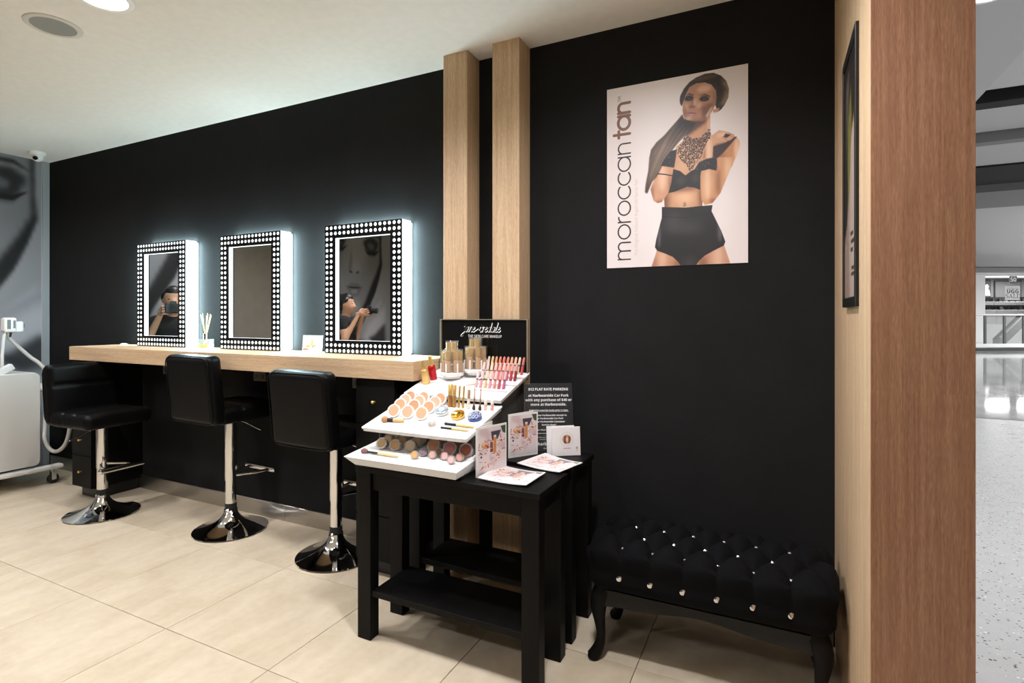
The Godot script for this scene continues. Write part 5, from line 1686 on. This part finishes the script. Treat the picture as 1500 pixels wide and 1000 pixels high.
# bones: [a, b, radius at a, radius at b]; joined with a smooth minimum and meshed as surface nets
func nets(st: SurfaceTool, bones: Array, cell: float, k: float, xf := Transform3D()) -> void:
	var field := {}
	var pad := cell * 2.0 + k
	for bn in bones:
		var r: float = maxf(bn[2], bn[3]) + pad
		var lo: Vector3 = ((bn[0] as Vector3).min(bn[1]) - Vector3(r, r, r)) / cell
		var hi: Vector3 = ((bn[0] as Vector3).max(bn[1]) + Vector3(r, r, r)) / cell
		for x in range(floori(lo.x), ceili(hi.x) + 1):
			for y in range(floori(lo.y), ceili(hi.y) + 1):
				for z in range(floori(lo.z), ceili(hi.z) + 1):
					var key := Vector3i(x, y, z)
					var d := capsule(Vector3(key) * cell, bn[0], bn[1], bn[2], bn[3])
					if d > pad * 1.6: continue
					if field.has(key):
						var e: float = field[key]
						var h := clampf(0.5 + 0.5 * (e - d) / k, 0.0, 1.0)
						field[key] = lerpf(e, d, h) - k * h * (1.0 - h)
					else:
						field[key] = d
	var far := pad
	var verts := {}
	var norms := {}
	var offs := []
	for i in 8: offs.append(Vector3i(i & 1, (i >> 1) & 1, (i >> 2) & 1))
	for key in field:
		var v := []
		var inside := 0
		for o in offs:
			var d: float = field.get(key + o, far)
			v.append(d)
			if d < 0.0: inside += 1
		if inside == 0 or inside == 8: continue
		var sum := Vector3.ZERO
		var cnt := 0
		for i in 8:
			for ax in 3:
				var j := i | (1 << ax)
				if j == i: continue
				if (v[i] < 0.0) != (v[j] < 0.0):
					var t: float = v[i] / (v[i] - v[j])
					sum += Vector3(offs[i]).lerp(Vector3(offs[j]), t)
					cnt += 1
		verts[key] = xf * ((Vector3(key) + sum / cnt) * cell)
		var g := Vector3((v[1] + v[3] + v[5] + v[7]) - (v[0] + v[2] + v[4] + v[6]), (v[2] + v[3] + v[6] + v[7]) - (v[0] + v[1] + v[4] + v[5]), (v[4] + v[5] + v[6] + v[7]) - (v[0] + v[1] + v[2] + v[3]))
		norms[key] = (xf.basis * g).normalized()
	for key in verts:
		for ax in 3:
			var e := Vector3i.ZERO
			e[ax] = 1
			var a: float = field.get(key, far)
			var b: float = field.get(key + e, far)
			if (a < 0.0) == (b < 0.0): continue
			var u := Vector3i.ZERO
			var w := Vector3i.ZERO
			u[(ax + 1) % 3] = 1
			w[(ax + 2) % 3] = 1
			var q := [key, key - u, key - u - w, key - w]
			var good := true
			for c in q:
				if not verts.has(c): good = false
			if not good: continue
			tri(st, verts[q[0]], verts[q[1]], verts[q[2]], norms[q[0]], norms[q[1]], norms[q[2]])
			tri(st, verts[q[0]], verts[q[2]], verts[q[3]], norms[q[0]], norms[q[2]], norms[q[3]])

# a hand curled round something: palm and five fingers; side is -1 for the left hand, wrist at the origin, fingers forward (+z), palm inwards
func hand(st: SurfaceTool, side: float, at: Vector3, fwd: Vector3) -> void:
	var b := []
	var S := func(x: float, y: float, z: float) -> Vector3: return Vector3(x * side, y, z)
	b.append([S.call(0, 0, -0.02), S.call(0, 0.0, 0.03), 0.026, 0.028])
	b.append([S.call(0, 0.022, 0.05), S.call(0, -0.022, 0.05), 0.019, 0.018])
	b.append([S.call(0, 0.016, 0.02), S.call(0, -0.016, 0.02), 0.019, 0.019])
	var len := [0.04, 0.046, 0.043, 0.034]
	for i in 4:
		var y := 0.033 - 0.0225 * i
		var k1: Vector3 = S.call(0.004, y, 0.07)
		var k2: Vector3 = S.call(-0.004, y * 1.05, 0.07 + len[i])
		var k3: Vector3 = S.call(-0.03, y, 0.078 + len[i])
		var k4: Vector3 = S.call(-0.05, y * 0.95, 0.066 + len[i])
		b.append([k1, k2, 0.0095, 0.0088]); b.append([k2, k3, 0.0088, 0.008]); b.append([k3, k4, 0.008, 0.007])
	b.append([S.call(-0.008, 0.03, 0.012), S.call(-0.03, 0.05, 0.035), 0.014, 0.011])
	b.append([S.call(-0.03, 0.05, 0.035), S.call(-0.048, 0.052, 0.062), 0.0105, 0.0085])
	var z := fwd.normalized()
	var x := Vector3.UP.cross(z).normalized()
	nets(st, b, 0.0055, 0.006, Transform3D(Basis(x, z.cross(x), z), at))

func person(label: String, at: Vector3, turn: float, skirt: bool) -> void:
	var o := thing("person", label, "person", at, turn)
	var body := [
		[Vector3(0, 0.84, 0), Vector3(0, 1.0, 0.0), 0.125, 0.112], [Vector3(-0.07, 0.84, 0), Vector3(0.07, 0.84, 0), 0.11, 0.11],
		[Vector3(0, 1.0, 0), Vector3(0, 1.16, 0.0), 0.11, 0.12], [Vector3(-0.1, 1.22, -0.005), Vector3(0.1, 1.22, -0.005), 0.075, 0.075],
		[Vector3(-0.05, 1.15, 0.02), Vector3(0.05, 1.15, 0.02), 0.09, 0.09],
		[Vector3(0, 1.24, -0.01), Vector3(0, 1.38, 0.015), 0.06, 0.05],
		[Vector3(0, 1.415, 0.03), Vector3(0, 1.475, 0.01), 0.078, 0.092], [Vector3(0, 1.375, 0.055), Vector3(0, 1.41, 0.05), 0.042, 0.06],
		[Vector3(0, 1.445, 0.108), Vector3(0, 1.42, 0.122), 0.009, 0.013]]
	for s in [-1.0, 1.0]:
		body.append([Vector3(s * 0.16, 1.235, -0.005), Vector3(s * 0.225, 1.02, 0.06), 0.05, 0.04])
		body.append([Vector3(s * 0.225, 1.02, 0.06), Vector3(s * 0.105, 1.31, 0.19), 0.04, 0.026])
		body.append([Vector3(s * 0.088, 1.435, 0.005), Vector3(s * 0.093, 1.46, -0.005), 0.013, 0.016])
		body.append([Vector3(s * 0.085, 0.82, 0), Vector3(s * 0.095, 0.46, 0.015), 0.085, 0.055])
		body.append([Vector3(s * 0.095, 0.46, 0.015), Vector3(s * 0.1, 0.09, -0.02), 0.054, 0.034])
		body.append([Vector3(s * 0.1, 0.06, -0.03), Vector3(s * 0.11, 0.035, 0.12), 0.036, 0.03])
	var st := B()
	nets(st, body, 0.016, 0.03)
	for s in [-1.0, 1.0]: hand(st, s, Vector3(s * 0.1, 1.325, 0.197), Vector3(-s * 0.12, 0.55, 1.0) * Vector3(1, 0.4, 1))
	part(o, "body", st, M.skin)
	# clothes: the same bones, a little thicker
	var shirt := []
	for i in 5: shirt.append([body[i][0], body[i][1], body[i][2] + 0.012, body[i][3] + 0.012])
	for s in [-1.0, 1.0]: shirt.append([Vector3(s * 0.16, 1.235, -0.005), Vector3(s * 0.185, 1.15, 0.025), 0.062, 0.056])
	st = B()
	nets(st, shirt, 0.017, 0.03)
	part(o, "top", st, mat(26, 25, 26, 0.9), "black short sleeved top")
	st = B()
	if skirt:
		lathe(st, [Vector2(0.15, 0.9), Vector2(0.2, 0.8), Vector2(0.24, 0.6), Vector2(0.27, 0.42)].duplicate(), Transform3D(), 24)
		part(o, "skirt", st, triplanar(printed(toned(96, 96, [[noise_img(96, 96, 0.08, 81, 2), 2.4]], Color8(96, 88, 60), Color8(232, 222, 190)), 0.8), Vector3(4, 4, 4)), "cream patterned skirt")
	else:
		var legs := []
		for s in [-1.0, 1.0]:
			legs.append([Vector3(s * 0.085, 0.84, 0), Vector3(s * 0.095, 0.46, 0.015), 0.1, 0.072])
			legs.append([Vector3(s * 0.095, 0.46, 0.015), Vector3(s * 0.1, 0.1, -0.015), 0.07, 0.056])
		legs.append([Vector3(-0.07, 0.88, 0), Vector3(0.07, 0.88, 0), 0.12, 0.12])
		nets(st, legs, 0.018, 0.02)
		part(o, "trousers", st, mat(34, 35, 40, 0.9), "dark trousers")
	st = B()
	nets(st, [[Vector3(0, 1.5, -0.012), Vector3(0, 1.52, 0.02), 0.088, 0.074], [Vector3(0, 1.43, -0.05), Vector3(0, 1.49, -0.03), 0.075, 0.088], [Vector3(-0.075, 1.46, -0.01), Vector3(-0.07, 1.5, 0.02), 0.032, 0.036], [Vector3(0.075, 1.46, -0.01), Vector3(0.07, 1.5, 0.02), 0.032, 0.036]], 0.012, 0.02)
	part(o, "hair", st, M.hair, "short dark hair")
	for s in [-1.0, 1.0]:
		st = B()
		rbox(st, Vector3(s * 0.033, 1.455, 0.092), Vector3(0.013, 0.007, 0.008), 0.0065, Transform3D(), [1, 1, 1], 2)
		part(o, "eye", st, mat(40, 30, 26, 0.3))
	st = B()
	rbox(st, Vector3(0, 1.392, 0.104), Vector3(0.022, 0.006, 0.008), 0.0055, Transform3D(), [1, 1, 1], 2)
	part(o, "lips", st, mat(150, 84, 76, 0.5))
	# shoes
	for s in [-1.0, 1.0]:
		st = B()
		nets(st, [[Vector3(s * 0.1, 0.05, -0.035), Vector3(s * 0.113, 0.038, 0.14), 0.044, 0.036], [Vector3(s * 0.1, 0.07, -0.03), Vector3(s * 0.1, 0.1, -0.02), 0.045, 0.043]], 0.013, 0.02)
		part(o, "shoe", st, M.black)
	# the camera in both hands is a thing of its own
	var c := thing("photo_camera", "black photo camera held up by the person " + ("in the patterned skirt" if skirt else "near the machine"), "camera", o.transform * Vector3(0, 1.365, 0.3), turn)
	st = B()
	rbox(st, Vector3(0, 0, 0), Vector3(0.066, 0.044, 0.028), 0.01, Transform3D(), [1, 1, 1], 2)
	rbox(st, Vector3(0, 0.05, 0.0), Vector3(0.026, 0.018, 0.024), 0.008, Transform3D(), [1, 1, 1], 2)
	part(c, "camera_body", st, M.black)
	st = B()
	lathe(st, [Vector2(0, 0.026), Vector2(0.033, 0.026), Vector2(0.033, 0.07), Vector2(0.036, 0.075), Vector2(0.036, 0.105), Vector2(0.03, 0.106), Vector2(0.0, 0.098)], Transform3D(Basis(Vector3.RIGHT, PI / 2), Vector3.ZERO), 20)
	part(c, "lens", st, M.rubber)

func build_people() -> void:
	person("person in black with a camera, reflected in the mirror nearest the mural", Vector3(-5.3, 0, 1.02), atan2(1.43, -0.92), false)
	person("person in black top and patterned skirt photographing, reflected in the mirror by the pillars", Vector3(-4.95, 0, 3.0), atan2(0.9, 0.44), true)

# ------------------------------------------------------------------ the mall beyond the post
func build_mall() -> void:
	# frame turned like the concourse: x across, -z away, origin under the camera
	var T := Transform3D(Basis(Vector3.UP, PSI), Vector3(0, 0, 2.4494))
	var lightgrey := mat(186, 186, 186, 0.6)
	var speck := toned(512, 512, [[noise_img(512, 512, 0.02, 90), 0.25], [noise_img(512, 512, 0.3, 91, 2), 0.3]], Color8(176, 176, 177), Color8(206, 206, 207))
	for i in 1500:
		var r := rng.randf_range(0.6, 2.0)
		var p := Vector2(rng.randf_range(3, 509), rng.randf_range(3, 509))
		var g := rng.randf_range(0.2, 0.55) if rng.randf() < 0.75 else 0.95
		poly(speck, ring_pts(p, r * rng.randf_range(0.7, 1.5), r, 6), Color(g, g, g))
	var ter := triplanar(printed(speck, 0.22), Vector3(0.9, 0.9, 0.9))
	var fl := thing("mall_floor", "speckled pale grey terrazzo floor of the mall concourse", "floor", Vector3.ZERO, 0.0, "", "structure")
	var st := B()
	box(st, Vector3(6.398, -0.05, 0.1), Vector3(12.0, 0.1, 12.9))
	part(fl, "terrazzo", st, ter)
	var pol := triplanar(printed(toned(256, 256, [[noise_img(256, 256, 0.015, 93), 0.7], [noise_img(256, 256, 0.2, 94), 0.2]], Color8(150, 150, 150), Color8(196, 196, 196)), 0.06), Vector3(0.3, 0.3, 0.3))
	st = B()
	box(st, Vector3(12.4, -0.05, -23.4), Vector3(24.0, 0.1, 34.0))
	part(fl, "polished_stone", st, pol)
	st = B()
	box(st, Vector3(6.398, -0.049, -6.375), Vector3(12.0, 0.1, 0.05))
	part(fl, "metal_strip", st, mat(96, 96, 96, 0.4))
	var inlay := [[2.53, -5.75], [2.32, -5.3], [2.29, -4.85], [2.31, -4.55], [2.45, -5.32], [2.4, -5.82], [2.38, -5.02], [2.28, -5.08], [2.46, -5.95], [2.6, -4.9], [2.62, -5.4]]
	for p in inlay:
		st = B()
		box(st, Vector3(p[0], -0.0045, p[1]), Vector3(0.085, 0.01, 0.02))
		part(fl, "inlay", st, mat(84, 84, 84, 0.35))
	# closing walls of the concourse
	st = B()
	box(st, Vector3(0.34, 2.2, -17.6), Vector3(0.12, 4.4, 34.9))
	solo("wall_mall_side", st, lightgrey, "plain grey side wall of the mall behind the black wall", "wall", "", "structure")
	st = B()
	box(st, Vector3(12.4, 2.2, 6.5), Vector3(24.0, 4.4, 0.12))
	solo("wall_mall_near", st, lightgrey, "plain grey mall wall behind the camera", "wall", "", "structure")
	st = B()
	box(st, Vector3(24.4, 2.2, -17.0), Vector3(0.12, 4.4, 47.0))
	solo("wall_mall_right", st, lightgrey, "plain grey far side wall of the mall", "wall", "", "structure")
	st = B()
	box(st, Vector3(12.4, 2.2, -40.2), Vector3(24.0, 4.4, 0.12))
	solo("wall_mall_far", st, lightgrey, "plain grey end wall of the mall", "wall", "", "structure")
	# ceilings: a low strip beside the shop, then a higher one with dark slots and beams
	var ce := thing("mall_ceiling", "stepped pale grey mall ceiling with dark slots", "ceiling", Vector3.ZERO, 0.0, "", "structure")
	st = B()
	box(st, Vector3(0.83, 3.3, 0.0), Vector3(0.86, 1.0, 12.9))
	part(ce, "low_soffit", st, mat(178, 178, 178, 0.9))
	st = B()
	box(st, Vector3(12.83, 3.9, 0.9), Vector3(23.14, 0.6, 11.1))
	part(ce, "raised_panel", st, mat(186, 186, 186, 0.9))
	st = B()
	box(st, Vector3(12.4, 4.15, -22.0), Vector3(24.0, 0.3, 36.2))
	part(ce, "upper_slab", st, mat(176, 176, 176, 0.9))
	for b in [[-4.85, 0.22, 3.7, 0.6, 30], [-5.9, 1.8, 3.95, 0.6, 178], [-6.93, 0.2, 3.82, 0.6, 126], [-8.0, 1.7, 3.95, 0.6, 182], [-9.6, 1.5, 3.82, 0.4, 26], [-11.4, 1.9, 3.75, 0.5, 130], [-26.3, 27.8, 3.85, 0.4, 186]]:
		st = B()
		box(st, Vector3(12.4, b[2] + 0.1, b[0]), Vector3(24.0, b[3], b[1]))
		part(ce, "ceiling_band", st, mat(b[4], b[4], b[4], 0.9))
	# lights of the mall
	var lamps := [[Vector3(0.9, 2.8, -0.8), 0.1, "bright round downlight in the low mall soffit"], [Vector3(4.02, 3.749, -13.6), 0.11, "round downlight in the far mall ceiling"]]
	for l in lamps:
		var o := thing("mall_downlight", l[2], "downlight", l[0])
		st = B()
		lathe(st, [Vector2(l[1] * 0.8, 0.0), Vector2(l[1] * 0.8, -0.006), Vector2(l[1], -0.004), Vector2(l[1], 0.0)], Transform3D(), 24)
		part(o, "trim_ring", st, M.white)
		st = B()
		lathe(st, [Vector2(0, -0.004), Vector2(l[1] * 0.79, -0.004), Vector2(l[1] * 0.79, 0.0)], Transform3D(), 24)
		part(o, "lens", st, glow(Color(1, 1, 1), 4.0))
		var sp := SpotLight3D.new()
		sp.name = "lamp_light"
		sp.light_energy = 4.0; sp.light_size = 0.06; sp.spot_angle = 65; sp.spot_angle_attenuation = 1.0; sp.spot_range = 20; sp.shadow_enabled = true
		o.add_child(sp)
		sp.position.y = -0.02; sp.rotation.x = -PI / 2
	for l in [[Vector3(4.6, 3.579, -2.6), 2.4, 19.0], [Vector3(5.5, 3.729, -5.9), 1.6, 26.0], [Vector3(10.5, 3.729, -15.0), 4.0, 85.0], [Vector3(15.5, 3.729, -23.6), 5.0, 190.0]]:  # panels added out of view to light the concourse
		var o := thing("mall_fill_panel", "unseen square fill panel added to the mall ceiling, " + ("near the shop front" if l[0].z > -4 else ("above the terrazzo strip" if l[0].z > -6 else ("over the polished floor" if l[0].z > -18 else "over the far balustrade"))), "light panel", l[0])
		st = B()
		box(st, Vector3(0, 0.01, 0), Vector3(l[1], 0.02, l[1]))
		part(o, "diffuser", st, glow(Color(1, 1, 1), 1.2))
		var al := AreaLight3D.new()
		al.name = "panel_light"
		al.area_size = Vector2(l[1], l[1]); al.light_energy = l[2]; al.area_normalize_energy = true; al.shadow_enabled = true; al.area_range = 40.0
		o.add_child(al)
		al.position.y = -0.01; al.rotation.x = -PI / 2
	# balustrade, 20 m away
	var rl := thing("glass_balustrade", "glass balustrade with light handrail across the mall", "balustrade")
	rl.transform = T * Transform3D(Basis(Vector3.UP, 0.06), Vector3(18.6, 0, -20.6))
	st = B()
	rbox(st, Vector3(0, 1.37, 0), Vector3(4.6, 0.035, 0.05), 0.03, Transform3D(), [1, 1, 1], 2)
	part(rl, "handrail", st, mat(205, 205, 205, 0.25))
	st = B()
	box(st, Vector3(0, 0.2, 0), Vector3(9.2, 0.14, 0.1), 0.01)
	part(rl, "lower_rail", st, mat(214, 214, 214, 0.4))
	st = B()
	box(st, Vector3(0, 0.055, 0), Vector3(9.2, 0.11, 0.14))
	part(rl, "kerb", st, mat(40, 40, 40, 0.5))
	for i in 12:
		st = B()
		box(st, Vector3(-4.55 + i * 0.78, 0.75, 0), Vector3(0.1, 1.2, 0.04), 0.004)
		part(rl, "post", st, mat(70, 70, 70, 0.4))
		st = B()
		box(st, Vector3(-4.16 + i * 0.78, 0.78, 0), Vector3(0.66, 1.0, 0.012))
		part(rl, "glass_pane", st, glass(225, 228, 228, 0.1))
	# escalator flank rising behind the balustrade
	var es := thing("escalator", "dark escalator balustrade rising behind the glass railing", "escalator")
	es.transform = T * Transform3D(Basis(), Vector3(20.6, 0, -22.2))
	st = B()
	prism(st, PackedVector2Array([Vector2(-0.9, 0.1), Vector2(-0.75, 0.1), Vector2(0.35, 1.15), Vector2(0.35, 1.4), Vector2(0.15, 1.4), Vector2(-0.9, 0.4)]), 0.3, Transform3D())
	part(es, "flank", st, mat(62, 62, 62, 0.4))
	st = B()
	prism(st, PackedVector2Array([Vector2(0.38, 0.02), Vector2(0.9, 0.02), Vector2(0.85, 1.5), Vector2(0.65, 1.5)]), 0.3, Transform3D())
	part(es, "pedestal", st, mat(46, 46, 46, 0.4))
	st = B()
	tube(st, [Vector3(-0.9, 0.45, 0.32), Vector3(0.2, 1.5, 0.32), Vector3(0.6, 1.56, 0.32)], 0.04, 8)
	part(es, "handrail", st, mat(150, 150, 150, 0.3))
	build_shoe_shop(T)

func build_shoe_shop(T: Transform3D) -> void:
	var W := -27.6
	var place := func(o: Node3D, x: float, y: float, z: float) -> void: o.transform = T * Transform3D(Basis(), Vector3(x, y, W + z))
	var s := thing("shoe_shop", "open fronted shoe shop across the mall with white bulkhead", "shop")
	place.call(s, 26.5, 0, 0)
	var st := B()
	box(st, Vector3(0, 1.72, -2.6), Vector3(9.0, 3.42, 0.1))
	part(s, "shop_wall", st, mat(104, 104, 104, 0.8))
	st = B()
	box(st, Vector3(0, 3.59, 0.2), Vector3(9.0, 0.32, 0.5), 0.03)
	part(s, "bulkhead", st, mat(236, 236, 236, 0.7))
	st = B()
	box(st, Vector3(-3.2, 3.62, 0.7), Vector3(4.4, 0.22, 0.5), 0.02)
	part(s, "bulkhead_step", st, mat(150, 150, 150, 0.7))
	st = B()
	box(st, Vector3(0, 3.46, -1.3), Vector3(9.0, 0.06, 2.5))
	part(s, "shop_ceiling", st, mat(220, 220, 220, 0.8))
	st = B()
	box(st, Vector3(-2.95, 1.71, 0.1), Vector3(0.62, 3.42, 0.4), 0.01)
	part(s, "white_column", st, mat(240, 240, 240, 0.6))
	st = B()
	box(st, Vector3(0.3, 0.45, -0.6), Vector3(6.0, 0.9, 0.6), 0.01)
	part(s, "plinth", st, mat(196, 196, 196, 0.6))
	var lp := B()  # glowing strip added under the ceiling to light the shop front
	box(lp, Vector3(0.2, 3.41, -1.0), Vector3(3.4, 0.03, 0.5))
	part(s, "shop_fill_strip", lp, glow(Color(1, 1, 1), 1.6))
	var al := AreaLight3D.new()
	al.name = "shop_fill_light"
	al.area_size = Vector2(3.4, 0.5); al.light_energy = 26.0; al.area_normalize_energy = true; al.shadow_enabled = true; al.area_range = 12.0
	s.add_child(al)
	al.position = Vector3(0.2, 3.38, -1.0); al.rotation.x = -PI / 2
	# framed pictures and signs
	var dark := mat(36, 36, 36, 0.6)
	for f in [[-0.15, 2.85, 0.5, 1.0, 60, "dark framed fashion picture in the shoe shop, nearest the white column"], [1.05, 2.75, 1.5, 1.1, 92, "wide grey framed panel behind the sale sign in the shoe shop"]]:
		var o := thing("shop_picture", f[5], "picture")
		place.call(o, 26.5 + f[0], f[1], -2.5)
		st = B()
		box(st, Vector3.ZERO, Vector3(f[2], f[3], 0.04), 0.005)
		part(o, "frame", st, dark)
		st = B()
		box(st, Vector3(0, 0, 0.022), Vector3(f[2] - 0.1, f[3] - 0.1, 0.01))
		part(o, "panel", st, mat(f[4], f[4], f[4], 0.6))
		if f[0] < 0.0:
			st = B()
			prism(st, PackedVector2Array([Vector2(-0.18, -0.38), Vector2(0.2, -0.38), Vector2(0.16, -0.1), Vector2(0.08, 0.0), Vector2(0.12, 0.14), Vector2(0.04, 0.26), Vector2(-0.08, 0.22), Vector2(-0.1, 0.06), Vector2(-0.06, -0.04), Vector2(-0.16, -0.14)]), 0.006, Transform3D(Basis(), Vector3(0, 0, 0.028)))
			part(o, "figure", st, mat(206, 206, 206, 0.6))
	var sg := thing("sale_sign", "white UGG SALE sign standing over the shoe racks", "sign")
	place.call(sg, 26.5 - 0.72, 2.52, -0.3)
	st = B()
	box(st, Vector3.ZERO, Vector3(0.74, 0.72, 0.03), 0.004)
	part(sg, "board", st, mat(236, 236, 236, 0.6))
	lettering(sg, "lettering", "AUSTRALIAN", 0.1, Vector3(0, 0.24, 0.017), mat(120, 120, 120, 0.6))
	lettering(sg, "lettering", "UGG", 0.27, Vector3(0, 0.08, 0.017), M.ink, true, false, 1.1)
	lettering(sg, "lettering", "SALE", 0.3, Vector3(0, -0.16, 0.017), M.ink, false, true)
	st = B()
	cyl(st, Vector3(0, -0.36, 0), Vector3(0, -0.42, 0), 0.02, 8)
	part(sg, "stem", st, M.ink)
	var fs := thing("discount_sign", "hanging grey sign with a white number 50", "sign")
	place.call(fs, 26.5 - 0.55, 3.2, -0.45)
	st = B()
	box(st, Vector3.ZERO, Vector3(0.4, 0.4, 0.02), 0.003)
	part(fs, "board", st, mat(92, 92, 92, 0.6))
	lettering(fs, "lettering", "50", 0.3, Vector3(0, 0.02, 0.012), M.paper, true)
	for k in [-1, 1]:
		st = B()
		cyl(st, Vector3(k * 0.14, 0.18, 0), Vector3(k * 0.14, 0.228, 0), 0.006, 6)
		part(fs, "hanger", st, M.ink)
	# racks with shoes
	for r in 2:
		var o := thing("shoe_rack", ["lower dark glass shelf of shoes in the shoe shop", "upper dark glass shelf of shoes in the shoe shop"][r], "rack")
		place.call(o, 26.3, 1.66 + 0.42 * r - 0.02, -0.45 - 0.15 * r)
		st = B()
		box(st, Vector3(0, 0, 0), Vector3(4.6, 0.035, 0.34), 0.004)
		part(o, "shelf", st, mat(210, 210, 210, 0.3))
		for k in 5:
			st = B()
			cyl(st, Vector3(-2.2 + 1.1 * k, -0.42 if r == 1 else -0.74, -0.1), Vector3(-2.2 + 1.1 * k, 0, -0.1), 0.018, 8)
			part(o, "upright", st, M.silver)
		var b := B()
		box(b, Vector3(0, 0.14, -0.15), Vector3(4.6, 0.26, 0.02))
		part(o, "back_panel", b, mat(44, 44, 44, 0.6))
		for k in 11:
			var g: int = [36, 52, 30, 120, 40, 28, 64, 34, 90, 30, 46][(k + r * 4) % 11]
			var sh := thing("shoe", "%s shoe from the white column on the %s shelf of the shoe shop" % [["first", "second", "third", "fourth", "fifth", "sixth", "seventh", "eighth", "ninth", "tenth", "eleventh"][k], "upper" if r == 1 else "lower"], "shoe", Vector3.ZERO, 0.0, "shoes on the %s shelf across the mall" % ("upper" if r == 1 else "lower"))
			place.call(sh, 26.3 - 1.95 + 0.33 * k, 1.659 + 0.42 * r, -0.43 - 0.15 * r)
			st = B()
			prism(st, PackedVector2Array([Vector2(-0.13, 0.0), Vector2(0.13, 0.0), Vector2(0.14, 0.035), Vector2(0.08, 0.06), Vector2(0.0, 0.09), Vector2(-0.03, 0.16), Vector2(-0.12, 0.17), Vector2(-0.135, 0.08)]), 0.09, Transform3D(Basis(Vector3.UP, 0.5), Vector3(0, 0.0012, -0.04)))
			part(sh, "upper", st, mat(g, g, g, 0.6))
			st = B()
			prism(st, PackedVector2Array([Vector2(-0.135, 0.0), Vector2(0.142, 0.0), Vector2(0.145, 0.02), Vector2(-0.137, 0.02)]), 0.095, Transform3D(Basis(Vector3.UP, 0.5), Vector3(0, 0.0006, -0.0425)))
			part(sh, "sole", st, mat(160, 160, 160, 0.7))
